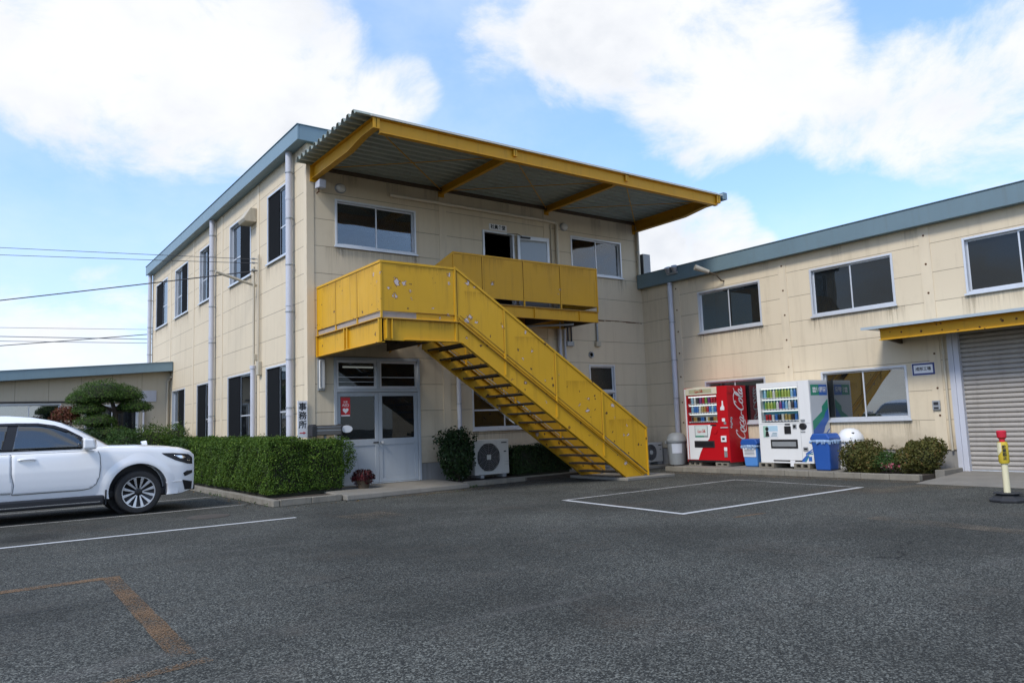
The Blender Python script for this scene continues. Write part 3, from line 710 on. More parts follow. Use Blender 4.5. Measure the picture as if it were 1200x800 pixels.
MB().tube([F0(6.74, .035, 6.6), F0(6.74, .035, 4.1)], .018, 8).build('conduit', M_CONDUIT, office, smooth=True)
mb = MB(); xx = 8.35; rj = random.Random(2)
while xx < 10.0:
    w1 = rj.uniform(.05, .22); h1 = rj.uniform(.008, .03); pbox(mb, F0, xx, min(xx+w1, 10.05), .001, .006, 4.10-h1*.7+.01*math.sin(xx*3), 4.10+h1*.4+.01*math.sin(xx*3)); xx += w1+.001
mb.build('failed_sealant', M_RUST, office)
# left wall conduits, bracket and range hood
mb = MB(); mb.tube([L0(3.36, .09, 5.45), L0(3.36, .09, 3.0)], .030, 10); mb.build('conduit', M_CONDUIT, office, smooth=True)
mb = MB(); mb.tube([L0(3.08, .06, 5.7), L0(3.08, .06, 2.8)], .024, 10); mb.build('conduit', M_CONDUIT, office, smooth=True)
mb = MB(); mb.tube([L0(3.4, .10, 2.92), L0(3.4, .10, .9)], .06, 12); mb.tube([L0(3.4, .10, 2.9), L0(3.4, .10, 2.98)], .075, 12); mb.build('cable_duct', M_PIPE, office, smooth=True)
mb = MB(); pbox(mb, L0, 3.0, 3.16, 0, .10, 2.72, 3.05); pbox(mb, L0, 3.32, 3.42, 0, .10, 3.1, 3.26); mb.build('junction_box', M_CONDUIT, office, bevel=.01)
mb = MB(); mb.tube([L0(3.38, .02, 4.98), L0(3.38, .30, 5.05), L0(3.38, 1.0, 5.25)], .035, 10); mb.build('bracket_arm', M_CONDUIT, office, smooth=True)
mb = MB(); mb.prism([(0, 6.62), (.28, 6.62), (.33, 6.70), (.16, 6.98), (0, 6.98)], lambda p, q, d: L0(d, p, q), 3.42, 3.95); mb.build('hood_cover', M_CONDUIT, office, bevel=.015)
mb = MB()
for z in (5.62, 5.52, 5.34): mb.cyl(L0(3.22, 0, z), L0(3.22, .14, z), .012, n=8); mb.cyl(L0(3.22, .12, z), L0(3.22, .19, z), .03, .022, 10)
mb.build('cable_bracket', M_GALV, office)

# ================================================================ WORKSHOP WING (faces -x at x = W)
WG = FY(W)
shop = thing('workshop_building', (W, -7, 0), 'two storey cream workshop wing with dark slate roof edge behind the vending machines', 'building')
YE = -16.0; WT = 5.42
wup = [(-4.03,-2.05), (-7.37,-5.40), (-10.75,-8.77), (-14.1,-12.1)]
wlo = [(-4.0,-2.12), (-7.46,-5.50)]
SH = (-12.2, -8.42, 2.92)
holes = [(a,b,3.56,4.68) for a,b in wup]+[(a,b,1.14,2.27) for a,b in wlo]+[(SH[0],SH[1],.51,SH[2])]
mb = MB(); wall_faces(mb, WG, YE, 0, .51, WT, holes)
mb.add([(W,YE,.51),(W+9,YE,.51),(W+9,YE,WT),(W,YE,WT)], [(0,1,2,3)]); mb.add([(W+9,YE,.51),(W+9,0,.51),(W+9,0,WT),(W+9,YE,WT)], [(0,1,2,3)])
mb.build('wall', M_WALL, shop, fixn=False)
mb = MB(); mb.box(W+.02, SH[1], 0, W+.3, -.02, .512); mb.box(W+.02, YE, 0, W+.3, SH[0], .512); mb.build('foundation', M_FOUND, shop)
mb = MB(); mb.box(W+5, YE+.1, .1, W+5.1, -.1, WT-.05); mb.box(W+.17, YE+.1, 2.95, W+5, -.1, 3.1); mb.box(W+.17, YE+.1, 5.3, W+5, -.1, 5.4); mb.box(W+.17, YE+.1, .05, W+5, -.1, .1)
mb.build('room_walls', M_INT, shop)
mb = MB()
for yv in (-3.0, -6.4, -9.8):
    for xx in (W+1.6, W+3.4): mb.box(xx-.06, yv-.6, 5.22, xx+.06, yv+.6, 5.28); mb.box(xx-.06, yv-.6, 2.85, xx+.06, yv+.6, 2.92)
mb.build('ceiling_tube', M_WHITE, shop)
mb = MB(); mb.box(W-.1, YE, WT-.02, W+9, -.02, WT+.03); mb.build('roof', M_ROOF, shop)
mb = MB(); mb.box(W-.20, YE-.1, 5.09, W-.15, -.025, 5.47); mb.box(W-.15, YE-.1, 5.10, W+.02, -.025, 5.12); mb.box(W-.22, YE-.1, 5.47, W-.02, -.025, 5.49)
mb.build('roof_fascia', M_FASC2, shop, bevel=.006)
for yv in (-1.31, -4.68, -8.05):
    mb = MB(); pbox(mb, WG, yv-.11, yv+.11, 0, .012, .52, 5.1); mb.build('joint_cover', M_STRIP, shop)
    mb = MB()
    for z in (1.2, 1.75, 2.45, 3.1, 3.7, 4.3, 4.9): mb.cyl(WG(yv, .011, z), WG(yv, .018, z), .022, n=10)
    mb.build('joint_bolt', M_RUST, shop)
for a, b in wup: window(shop, WG, a, b, 3.56, 4.68, M_GLASSU)
for a, b in wup: runs(shop, WG, a, b, 3.525, rs_)
for a, b in wlo: runs(shop, WG, a, b, 1.105, rs_)
for u_ in (-.15, -1.9, -4.2, -6.1, -7.8): 
    h_ = rs_.uniform(.5, 1.1); mb = MB(); mb.add([WG(u_-.14, .003, 5.08-h_), WG(u_+.14, .003, 5.08-h_), WG(u_+.14, .003, 5.08), WG(u_-.14, .003, 5.08)], [(0,1,2,3)]); mb.build('rain_stain', M_RUN, shop, fixn=False)
for a, b in wlo: window(shop, WG, a, b, 1.14, 2.27, M_GLASSW)
downpipe(shop, WG, -1.18, .11, .12, 5.08, .07, M_PIPE)
# roller shutter
mb = MB(); z = .115; prof = []
while z < SH[2]-.02:
    prof += [(.0, z), (.004, z+.004), (.030, z+.018), (.036, z+.045), (.030, z+.070), (.004, z+.084), (-.006, z+.088)]; z += .092
vs, fs = [], []
for d, zz in prof: vs += [WG(SH[0]+.08, d-.09, zz), WG(SH[1]-.08, d-.09, zz)]
fs = [(2*i, 2*i+1, 2*i+3, 2*i+2) for i in range(len(prof)-1)]
mb.add(vs, fs); sh = mb.build('roller_shutter', M_SHUT, shop, fixn=False)
mb = MB(); pbox(mb, WG, SH[0]+.08, SH[1]-.08, -.10, -.05, .085, .125); mb.build('bottom_bar', M_ALU, sh)
for u in (SH[1]-.10, SH[0]):
    mb = MB(); pbox(mb, WG, u, u+.10, -.14, .035, .02, SH[2]); mb.build('shutter_rail', M_PIPE, shop, bevel=.004)
mb = MB(); pbox(mb, WG, SH[1]+.002, SH[1]+.10, .0125, .05, .02, SH[2]+.02); mb.build('rail_cover', M_PIPE, shop, bevel=.004)
mb = MB(); mb.tube([WG(-8.24, .05, .5), WG(-8.24, .05, 2.75)], .022, 8); mb.tube([WG(-8.24, .05, 2.42), WG(-8.24, .05, 2.50)], .03, 8); mb.build('conduit', M_CONDUIT, shop, smooth=True)
mb = MB(); pbox(mb, WG, -8.08, -7.93, .0122, .05, 1.31, 1.50); sb = mb.build('switch_box', M_GALV, shop, bevel=.006)
mb = MB(); pbox(mb, WG, -8.05, -7.96, .0502, .056, 1.41, 1.47); pbox(mb, WG, -8.05, -7.96, .0502, .054, 1.33, 1.37); mb.build('switch_button', M_DARK, sb)
# concrete step by the shutter
struct(MB().box(9.3, -8.40, 0, 10.12, -8.22, .17).build('concrete_step', M_CONC, bevel=.015))

aw = thing('shutter_awning', (W, -9.9, 2.9), 'flat awning with rusty yellow edge beam over the roller shutter', 'awning')
mb = MB(); mb.box(W-.74, -12.6, 2.78, W-.69, -7.35, 3.00); mb.box(W-.80, -12.6, 2.985, W-.69, -7.35, 3.012); mb.box(W-.80, -12.6, 2.765, W-.69, -7.35, 2.782)
mb.build('edge_beam', M_YEL, aw, bevel=.004)
mb = MB()
for yv in (-7.40, -10.0, -12.6): mb.prism([(-.69, 2.80), (-.69, 2.99), (-.0, 2.99), (-.0, 2.72)], lambda p, q, d: (W+p-.001, d, q), yv-.03, yv+.03)
mb.build('bracket_arm', M_TREAD, aw)
mb = MB(); mb.box(W-.92, -12.8, 3.02, W-.004, -7.05, 3.045); mb.box(W-.935, -12.8, 3.0, W-.921, -7.05, 3.055); mb.build('awning_sheet', mat('awning_blue_grey', (.36, .42, .45), .4, dirt=.2), aw)
mb = MB(); mb.box(W-.66, -12.5, 2.955, W-.03, -7.44, 2.975); mb.build('soffit', M_DECK, aw)
rng2 = random.Random(3)
mb = MB()
for k in range(22):
    y = -7.5-rng2.random()*4.5; zc = 2.79+rng2.random()**2*.18; r = .008+.02*rng2.random()
    mb.cyl((W-.7405, y, zc), (W-.744, y, zc), r, r*.8, 9)
mb.build('rust_hole', M_RUST, aw)

# ================================================================ ANNEX (far left, behind the car)
ann = thing('annex_building', (-6, 13, 0), 'low cream annex with sloping blue grey roof edge behind the clipped pine', 'building')
A = FX(13.0); XL = -22.
ah = [(-12.2,-8.9,1.86,2.50), (-8.6,-5.3,1.86,2.50), (-5.05,-3.28,1.86,2.50), (-2.62,-1.0,.2,2.42)]
mb = MB(); zr = lambda x: 3.62+.076*x
wall_faces(mb, A, XL, -.01, .3, 3.1 if False else 2.6, ah); mb.add([A(XL,0,2.6),A(-.01,0,2.6),A(-.01,0,3.66),A(XL,0,max(2.61, zr(XL)))], [(0,1,2,3)])
mb.build('wall', M_ANNEX, ann, fixn=False)
MB().box(XL, 13.01, 0, -.01, 13.2, .305).build('foundation', M_FOUND, ann)
mb = MB(); mb.box(XL, 15, .1, -.05, 15.1, 2.6); mb.box(XL, 13.15, 2.58, -.05, 15, 2.62); mb.build('room_walls', M_INT, ann)
def eave(mb, y0, y1, dz0, dz1):
    x0, x1 = XL, .12 if y0 < 13 else -.02
    x1 = -.02
    a, b = zr(x0), zr(x1)
    vs = [(x0,y0,a+dz0),(x1,y0,b+dz0),(x1,y1,b+dz0),(x0,y1,a+dz0),(x0,y0,a+dz1),(x1,y0,b+dz1),(x1,y1,b+dz1),(x0,y1,a+dz1)]
    mb.add(vs, [(0,3,2,1),(4,5,6,7),(0,1,5,4),(1,2,6,5),(2,3,7,6),(3,0,4,7)])
mb = MB(); eave(mb, 12.58, 12.63, -.06, .24); eave(mb, 12.56, 12.70, .24, .26); mb.build('roof_fascia', M_FASC, ann, bevel=.005)
mb = MB(); eave(mb, 12.631, 22, .10, .22); eave(mb, 12.631, 12.99, -.055, -.035); mb.build('roof', M_ROOF, ann)
M_GLASSA = make_glass('annex_glass', (.5, .52, .52), 2.6, .10, .4)
for a, b, c, d in ah[:3]: window(ann, A, a, b, c, d, M_GLASSA, blind=.6)
w_ = window(ann, A, *ah[3], M_GLASSD, midrail=True)
mb = MB(); pbox(mb, A, -.92, -.45, 0, .03, 2.52, 2.90); mb.build('blank_board', M_PIPE, ann, bevel=.004)
mb = MB(); mb.tube([A(-.85, .05, .3), A(-.85, .05, 2.5)], .035, 10); mb.build('downpipe', M_PIPE, ann, smooth=True)
mb = MB(); mb.tube([A(-.10, .06, .3), A(-.10, .06, 3.2), A(-.04, .12, 3.3), A(-.04, .3, 3.35)], .035, 10); mb.build('downpipe', M_CONDUIT, ann, smooth=True)
mb = MB(); pbox(mb, A, -5.1, -2.5, 0, .07, 2.52, 2.56); mb.build('window_rail', M_DARK, ann)

# ================================================================ CANOPY
cp = thing('entrance_canopy', (5, 0, 7), 'yellow steel canopy with corrugated roof above the upper doorway', 'canopy')
pr = []; y = -3.10; k = 0; per = .235
while y < -.03:
    for dy, z in ((0, 7.085), (.08, 7.085), (.12, 7.175), (.195, 7.175)): 
        if y+dy < -.02: pr.append((y+dy, z))
    y += per
pr.append((-.004, pr[-1][1]))
vs = []
for yy, z in pr:
    for xx in (-.24, 10.06): vs.append((xx, yy, z))
mb = MB(); mb.add(vs, [(2*i, 2*i+1, 2*i+3, 2*i+2) for i in range(len(pr)-1)]); rs = mb.build('roof_sheet', M_DECK, cp, fixn=False)
sm = rs.modifiers.new('s', 'SOLIDIFY'); sm.thickness = .006; sm.offset = 1
mb = MB(); mb.box(.05, -3.125, 7.072, 10.08, -3.105, 7.102); mb.build('front_flashing', M_DECKTOP, cp)
mb = MB(); mb.box(.25, -.06, 6.99, 9.92, -.004, 7.07); mb.build('wall_purlin', M_TREAD, cp)
def ibeam(mb, x0, x1, y, zb, zt, fl=.10, t=.012):   # along x
    mb.box(x0, y-t/2, zb+t, x1, y+t/2, zt-t); mb.box(x0, y-fl/2, zt-t, x1, y+fl/2, zt); mb.box(x0, y-fl/2, zb, x1, y+fl/2, zb+t)
mb = MB(); ibeam(mb, .25, 9.92, -3.03, 6.80, 7.07, .12); mb.build('front_beam', M_YEL2, cp)
def arm(x, name='bracket_beam'):
    mb = MB(); f = .07; t = .012
    top = 7.07; y0, y1, yk = 0., -3.09, -2.45
    web = [(y0, 6.93), (yk, 6.93), (y1, 6.93), (y1, top), (y0, top)]
    f = .045 if x in (3.37, 6.63) else f
    if x in (.17, 9.95): web = [(y0, 6.79), (-1.9, 6.79), (-2.6, 6.88), (y1, 6.88), (y1, top), (y0, top)]
    mb.prism(web, lambda p, q, d: (x+d, p, q), -t/2, t/2)
    mb.box(x-f, y1, top, x+f, y0-.003, top+.012)
    lo = web[:-2]
    for (p, q), (r, s) in zip(lo[:-1], lo[1:]):
        mb.prism([(p, q-.012), (r, s-.012), (r, s), (p, q)], lambda a, b, d: (x+d, a, b), -f, f)
    mb.box(x-f, y1-.0, 6.88 if len(web) > 5 else 6.93, x+f, y1+.012, top)
    for yy in (-.02,): mb.box(x-f-.03, yy-.008, web[0][1]-.08, x+f+.03, yy+.018, 7.07)
    return mb.build(name, M_YEL2, cp)
for x in (.17, 3.37, 6.63, 9.95): arm(x)
xs = (.17, 3.37, 6.63, 9.95)
for i in range(3):
    MB().cyl((xs[i]+.08, -2.95, 6.93), (xs[i+1]-.08, -.12, 7.0), .011, n=8).build('brace_rod', M_YEL2, cp)
    MB().cyl((xs[i]+.08, -.12, 7.0), (xs[i+1]-.08, -2.95, 6.93), .009, n=8).build('brace_rod', M_YEL2, cp)
mb = MB(); mb.box(10.08, -3.12, 6.98, 10.22, -.05, 7.0); mb.box(10.08, -3.13, 6.98, 10.10, -.05, 7.16); mb.box(10.21, -3.13, 6.98, 10.23, -.05, 7.15); mb.box(10.08, -3.145, 6.98, 10.23, -3.13, 7.16)
mb.build('gutter', M_FASC, cp)

# ================================================================ EXTERNAL STAIRCASE
YF, YI = -3.05, -1.60
stc = thing('external_staircase', (3.5, -1.6, 0), 'worn yellow steel staircase with solid guard panels rising to the upper doorway', 'staircase')
FL = 3.33; XL0, XB = .22, 1.86
def prof_plane(y0, y1): return (lambda p, q, d: (p, d, q)), y0, y1
SL = -3.33/4.90
zs = lambda x: FL+SL*(x-XB)                # stair slope line through the landing edge
# landing frame
mb = MB()
mb.box(XL0, YF, 2.90, XL0+.014, -.02, 3.33); mb.box(XL0-.05, YF, 3.318, XL0+.05, -.02, 3.335); mb.box(XL0-.05, YF, 2.88, XL0+.07, -.02, 2.895)
for yv in (-.04, -1.48, -1.62, YF+.03): mb.box(XL0-.048, yv-.02, 2.895, XL0, yv+.02, 3.318)
mb.build('landing_beam', M_YEL, stc, bevel=.003)
mb = MB(); mb.box(XL0+.05, YF-.0, 2.92, XB, YF+.014, 3.32); mb.box(XL0+.052, YF-.05, 3.316, XB, YF+.05, 3.333); mb.box(XL0+.45, YF-.05, 2.93, XB, YF+.07, 2.945)
for xv in (XL0+.09, XL0+.20, ): mb.box(xv-.012, YF-.048, 2.945, xv+.012, YF, 3.316)
mb.build('landing_beam', M_YEL, stc, bevel=.003)
mb = MB(); mb.box(XL0+.015, YF+.015, 3.335, XB, -.02, 3.355); mb.build('landing_floor', M_TREAD, stc)
for yv in (-.5, -1.1, -2.1, -2.6): MB().box(XL0+.02, yv-.03, 3.18, XB-.02, yv+.03, 3.332).build('floor_joist', M_TREAD, stc)
MB().box(XB-.02, YF+.02, 3.05, XB, -.02, 3.332).build('end_joist', M_TREAD, stc)
# toe boards in the gap below the panels
M_TOE = mat('bare_primer', (.33, .28, .24), .7, var=.2, vscale=5, dirt=.4)
mb = MB(); mb.box(XL0+.012, YF+.03, 3.336, XL0+.02, -.02, 3.44); mb.box(XL0+.02, YF+.012, 3.336, .95, YF+.02, 3.44); mb.build('toe_board', M_TOE, stc)
mb = MB(); mb.box(.95, YF+.012, 3.336, XB, YF+.022, 3.46); mb.build('toe_board', M_YEL, stc)
def panel(poly, plane, c0, c1, m=M_YEL, name='guard_panel'):
    f = (lambda p, q, d: (p, d, q)) if plane == 'y' else (lambda p, q, d: (d, p, q))
    return MB().prism(poly, f, c0, c1).build(name, m, stc, bevel=.002)
def bar(a, b, r=.022, m=M_YEL, name='rail'):
    a, b = Vector(a), Vector(b); d = (b-a).normalized(); s = Vector((0, 1, 0)) if abs(d.y) < .5 else Vector((1, 0, 0)); u = d.cross(s).normalized()
    vs = [p+s*i*r+u*j*r for p in (a, b) for i, j in ((-1,-1),(1,-1),(1,1),(-1,1))]
    return MB().add(vs, [(0,3,2,1),(4,5,6,7),(0,1,5,4),(1,2,6,5),(2,3,7,6),(3,0,4,7)]).build(name, m, stc)
GT, GB = 4.36, 3.45
ys = [-.02, -1.0, -2.03, YF]
for a, b in zip(ys[:-1], ys[1:]): panel([(a-.008, GB), (b+.008, GB), (b+.008, GT), (a-.008, GT)], 'x', XL0-.008, XL0)
for yv in ys: bar((XL0+.005, yv, 3.33), (XL0+.005, yv, GT), .017, name='post')
bar((XL0, ys[0], GT+.01), (XL0, ys[-1]-.02, GT+.01), .022)
panel([(XL0+.01, GB), (1.80, GB), (1.80, GT), (XL0+.01, GT)], 'y', YF-.008, YF)
bar((XL0-.02, YF, GT+.01), (XB-.05, YF, GT+.01), .022)
bar((1.80, YF-.006, 2.95), (1.80, YF-.006, GT), .018, name='post')
# lower flight guards
XE = 6.84
xp = [1.82, 2.95, 4.24, 5.52, XE]
top = lambda x: GT+(-.645)*(x-1.83); bot = lambda x: GB+(-.672)*(x-1.90)
for a, b in zip(xp[:-1], xp[1:]):
    panel([(a+.008, min(GB, bot(a))), (b-.008, bot(b)), (b-.008, top(b)), (a+.008, top(a))], 'y', YF-.008, YF)
    panel([(a+.008, min(GB, bot(a))), (b-.008, bot(b)), (b-.008, top(b)), (a+.008, top(a))], 'y', YI+.0, YI+.008)
for yv in (YF-.006, YI+.006):
    for x in xp[1:-1]: bar((x, yv, zs(x)-.28), (x, yv, top(x)), .018, name='post')
    bar((XE, yv, .05), (XE, yv, top(XE)), .018, name='post')
    bar((1.80, yv, top(1.80)+.01), (XE+.02, yv, top(XE+.02)+.01), .022)
    bar((1.9, yv+.012, bot(1.9)-.045), (XE, yv+.012, bot(XE)-.045), .014, name='rail')
bar((1.85, YF+.03, bot(1.85)-.09), (XE-.4, YF+.03, bot(XE-.4)-.09), .012, name='rail')
# stringers
for yv in (YF, YI):
    o = -.022 if yv == YF else .022
    mb = MB(); zb_ = .07
    x0 = XB
    poly = [(x0, FL), (x0, 2.94), (x0+.06, 2.94), (6.14, zb_), (6.64, zb_)]
    poly = [(x0, FL), (x0, 2.93), (1.93, 2.92), (6.12, zb_), (6.70, zb_), (6.73, zb_+.03)]
    mb.prism(poly, lambda p, q, d: (p, d, q), yv-.007, yv+.007)
    for off0, off1 in ((poly[0], poly[-1]), (poly[2], poly[3])):
        (p, q), (r, s) = off0, off1
        mb.prism([(p, q-.007), (r, s-.007), (r, s+.007), (p, q+.007)], lambda a, b, d: (a, d, b), yv-.045, yv+.045)
    mb.build('stringer', M_YEL, stc)
N = 16
for k in range(1, N+1):
    z = FL-.196*k; x = XB+.285*(k-1)-.17
    if z < .1: break
    mb = MB(); mb.box(x+.01, YF+.012, z-.006, x+.30, YI-.012, z); mb.box(x+.285, YF+.012, z-.045, x+.30, YI-.012, z-.006); mb.box(x+.01, YF+.012, z-.035, x+.022, YI-.012, z-.006)
    mb.build('tread', M_TREAD, stc)
    MB().box(x+.03, YF+.010, z-.05, x+.24, YF+.04, z-.008).build('tread_cleat', M_YEL2, stc); MB().box(x+.03, YI-.04, z-.05, x+.24, YI-.010, z-.008).build('tread_cleat', M_YEL2, stc)
# balcony and short upper flight
BF = 4.07; YB = -1.42; BX0, BX1 = 2.79, 7.03; BT = 5.13; BB = 4.17
mb = MB(); ibeam(mb, BX0+.0, BX1, YB, 3.78, 4.05, .09); ibeam(mb, BX0, BX1, -.12, 3.78, 4.05, .09)
for xv in (3.6, 5.0, 6.4): mb.box(xv-.008, YB-.043, 3.792, xv+.008, YB-.006, 4.038)
mb.build('balcony_beam', M_YEL2, stc)
for xv in (BX0+.05, 4.3, 5.7, BX1-.04): MB().box(xv-.035, YB+.05, 3.80, xv+.035, -.17, 4.04).build('floor_joist', M_TREAD, stc)
MB().box(BX0, YB+.0, 4.052, BX1, -.02, 4.072).build('balcony_floor', M_TREAD, stc)
MB().cyl((6.3, YB+.1, 3.72), (4.6, -.12, 3.70), .03, n=8).build('tie_rod', M_GALV, stc)
xb = [BX0, 3.56, 4.72, 5.84, BX1]
for a, b in zip(xb[:-1], xb[1:]): panel([(a+.006, BB), (b-.006, BB), (b-.006, BT), (a+.006, BT)], 'y', YB-.008, YB, M_YEL2)
for x in xb: bar((x, YB-.004, 4.06), (x, YB-.004, BT), .016, M_YEL2, 'post')
bar((BX0, YB, BT+.01), (BX1+.02, YB, BT+.01), .02, M_YEL2)
panel([(YB, BB), (-.02, BB), (-.02, BT), (YB, BT)], 'x', BX1-.004, BX1+.004, M_YEL2); bar((BX1, YB, BT+.01), (BX1, -.02, BT+.01), .02, M_YEL2)
panel([(XB, 3.45), (BX0-.006, BB), (BX0-.006, BT), (XB, 4.40)], 'y', YB-.008, YB, M_YEL2); bar((XB, YB, 4.41), (BX0, YB, BT+.01), .02, M_YEL2)
for yv in (YB, -.10): MB().prism([(XB, 3.33), (XB, 3.0), (BX0, 3.78), (BX0, 4.05)], lambda p, q, d: (p, d, q), yv-.006, yv+.006).build('stringer', M_YEL2, stc)
for k in range(1, 4):
    z = FL+.185*k; x = XB+.25*(k-1); MB().box(x+.02, YB+.01, z-.03, x+.29, -.11, z).build('tread', M_TREAD, stc)
for yv in (YF-.0095,):  # rust strips that also paint in the dark shadow lines along rails and edges
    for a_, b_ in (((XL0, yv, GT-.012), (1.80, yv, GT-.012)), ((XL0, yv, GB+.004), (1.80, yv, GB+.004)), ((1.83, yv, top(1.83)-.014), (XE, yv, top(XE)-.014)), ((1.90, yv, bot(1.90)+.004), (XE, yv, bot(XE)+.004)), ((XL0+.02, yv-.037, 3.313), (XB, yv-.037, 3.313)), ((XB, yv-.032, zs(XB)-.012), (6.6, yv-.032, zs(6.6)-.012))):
        bar(a_, b_, .0035, M_RUST, 'rust_shadow_edge')
for a_, b_ in (((XL0-.0095, -.02, GT-.012), (XL0-.0095, YF, GT-.012)), ((XL0-.0095, -.02, GB+.004), (XL0-.0095, YF, GB+.004)), ((XL0-.046, -.02, 3.315), (XL0-.046, YF, 3.315))): bar(a_, b_, .0035, M_RUST, 'rust_shadow_edge')
for a_, b_ in (((BX0, YB-.0095, BT-.012), (BX1, YB-.0095, BT-.012)), ((BX0, YB-.0095, BB+.004), (BX1, YB-.0095, BB+.004)), ((BX0, YB-.042, 4.035), (BX1, YB-.042, 4.035))): bar(a_, b_, .0035, M_RUST, 'rust_shadow_edge')
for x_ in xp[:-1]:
    for dx in (-.021, .021): bar((x_+dx, YF-.0100, (GB if x_ < 1.9 else bot(x_))+.01), (x_+dx, YF-.0100, top(x_)-.02), .0028, M_RUST, 'rust_shadow_edge')  # shadow lines beside the posts, painted as thin rust-coloured strips
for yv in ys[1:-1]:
    for dy in (-.020, .020): bar((XL0-.0100, yv+dy, GB+.01), (XL0-.0100, yv+dy, GT-.02), .0028, M_RUST, 'rust_shadow_edge')  # same painted shadow lines at the landing posts
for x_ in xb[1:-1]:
    for dx in (-.019, .019): bar((x_+dx, YB-.0100, BB+.01), (x_+dx, YB-.0100, BT-.02), .0028, M_RUST, 'rust_shadow_edge')  # balcony post shadow lines, painted the same way
rs2 = random.Random(12)
for (x0_, x1_, zt_, yv) in ((XL0+.1, XL0+.5, 3.31, YF-.004), (1.2, 1.7, 3.31, YF-.004), (3.0, 3.4, 4.03, YB-.012), (5.5, 6.3, 4.03, YB-.012), (XL0+.3, 1.5, 4.33, YF-.0105), (2.0, 2.6, 3.95, YF-.0105), (3.2, 4.0, 3.1, YF-.0105), (4.5, 5.2, 2.2, YF-.0105), (5.7, 6.6, 1.35, YF-.0105), (3.0, 4.2, 5.10, YB-.0105), (5.0, 6.6, 5.10, YB-.0105)):
    h_ = rs2.uniform(.22, .5); mb = MB(); mb.add([(x0_, yv, zt_-h_), (x1_, yv, zt_-h_), (x1_, yv, zt_), (x0_, yv, zt_)], [(0,1,2,3)]); mb.build('rust_stain', M_RUNR, stc, fixn=False)
for (a_, b_) in ((-.3, -1.3), (-1.7, -2.8)):
    for zt_, h_ in ((4.33, .35), (3.31, .30)): mb = MB(); mb.add([(XL0-(.0105 if zt_ > 4 else .003), a_, zt_-h_), (XL0-(.0105 if zt_ > 4 else .003), b_, zt_-h_), (XL0-(.0105 if zt_ > 4 else .003), b_, zt_), (XL0-(.0105 if zt_ > 4 else .003), a_, zt_)], [(0,1,2,3)]); mb.build('rust_stain', M_RUNR, stc, fixn=False)
MB().box(5.95, -3.30, 0, 7.45, -1.35, .066).build('concrete_footing', M_CONC, stc, bevel=.012)

# ================================================================ SMALL FIXTURES ON THE WALLS
def bulkhead(x, z, label):
    t = thing('wall_lamp', F0(x, 0, z), label, 'wall lamp', 'round lamps on the office front')
    MB().lathe([(.13, 0), (.13, -.03), (.115, -.045)], F0(x, .0, z), 24, 'y', (1, .85)).build('lamp_base', M_GALV, t, smooth=True)
    MB().lathe([(.11, -.04), (.10, -.075), (.06, -.10), (0, -.105)], F0(x, .0, z), 24, 'y', (1, .85)).build('lamp_lens', M_LENS, t, smooth=True)
bulkhead(.77, 6.66, 'round wall lamp above the left upper window of the office front')
bulkhead(7.22, 6.60, 'round wall lamp above the right upper window of the office front')
t = thing('floodlight', (.24, 0, 6.6), 'small white floodlight on a bracket under the left end of the canopy', 'floodlight')
MB().tube([(.22, -.02, 6.47), (.22, -.14, 6.47), (.22, -.14, 6.58)], .015, 8).build('bracket', M_RUST, t)
mb = MB(); mb.prism([(-.06, 6.55), (-.30, 6.52), (-.33, 6.70), (-.08, 6.68)], lambda p, q, d: (d, p, q), .16, .32); mb.build('lamp_housing', M_PIPE, t, bevel=.015)
t = thing('light_box', (.28, 0, 2.5), 'slim white upright tube light beside the grey entrance door', 'wall lamp')
mb = MB(); pbox(mb, F0, .21, .36, .0, .05, 2.17, 2.86); mb.build('lamp_base', M_GALV, t, bevel=.005)
mb = MB(); pbox(mb, F0, .22, .35, .051, .12, 2.20, 2.83); mb.build('lamp_cover', M_LENS, t, bevel=.03, seg=3)
mb = MB(); mb.tube([F0(.235, .125, 2.24), F0(.235, .125, 2.8)], .008, 6); mb.build('lamp_trim', M_DARK, t)
t = thing('floodlight', WG(-2.9, 0, 4.9), 'grey floodlight arm angled out under the workshop roof edge', 'floodlight')
MB().tube([WG(-2.95, .0, 4.84), WG(-2.95, .10, 4.84), WG(-2.9, .22, 4.98), WG(-2.75, .50, 5.12)], [.02, .02, .02, .02], 8).build('bracket', M_TREAD, t, smooth=True)
MB().cyl(WG(-2.80, .40, 5.07), WG(-2.62, .72, 5.20), .05, .075, 14).build('lamp_housing', M_CONDUIT, t, smooth=True)
t = thing('floodlight', WG(-1.4, .3, 5.4), 'small twin spotlight on the slate roof edge above the workshop downpipe', 'floodlight')
mb = MB(); mb.cyl((9.86, -1.30, 5.35), (9.80, -1.32, 5.47), .07, .09, 14); mb.cyl((9.86, -1.52, 5.35), (9.80, -1.56, 5.47), .07, .09, 14); mb.build('lamp_housing', M_GALV, t, smooth=True)
MB().box(9.86, -1.60, 5.28, 9.915, -1.22, 5.33).build('bracket', M_GALV, t)

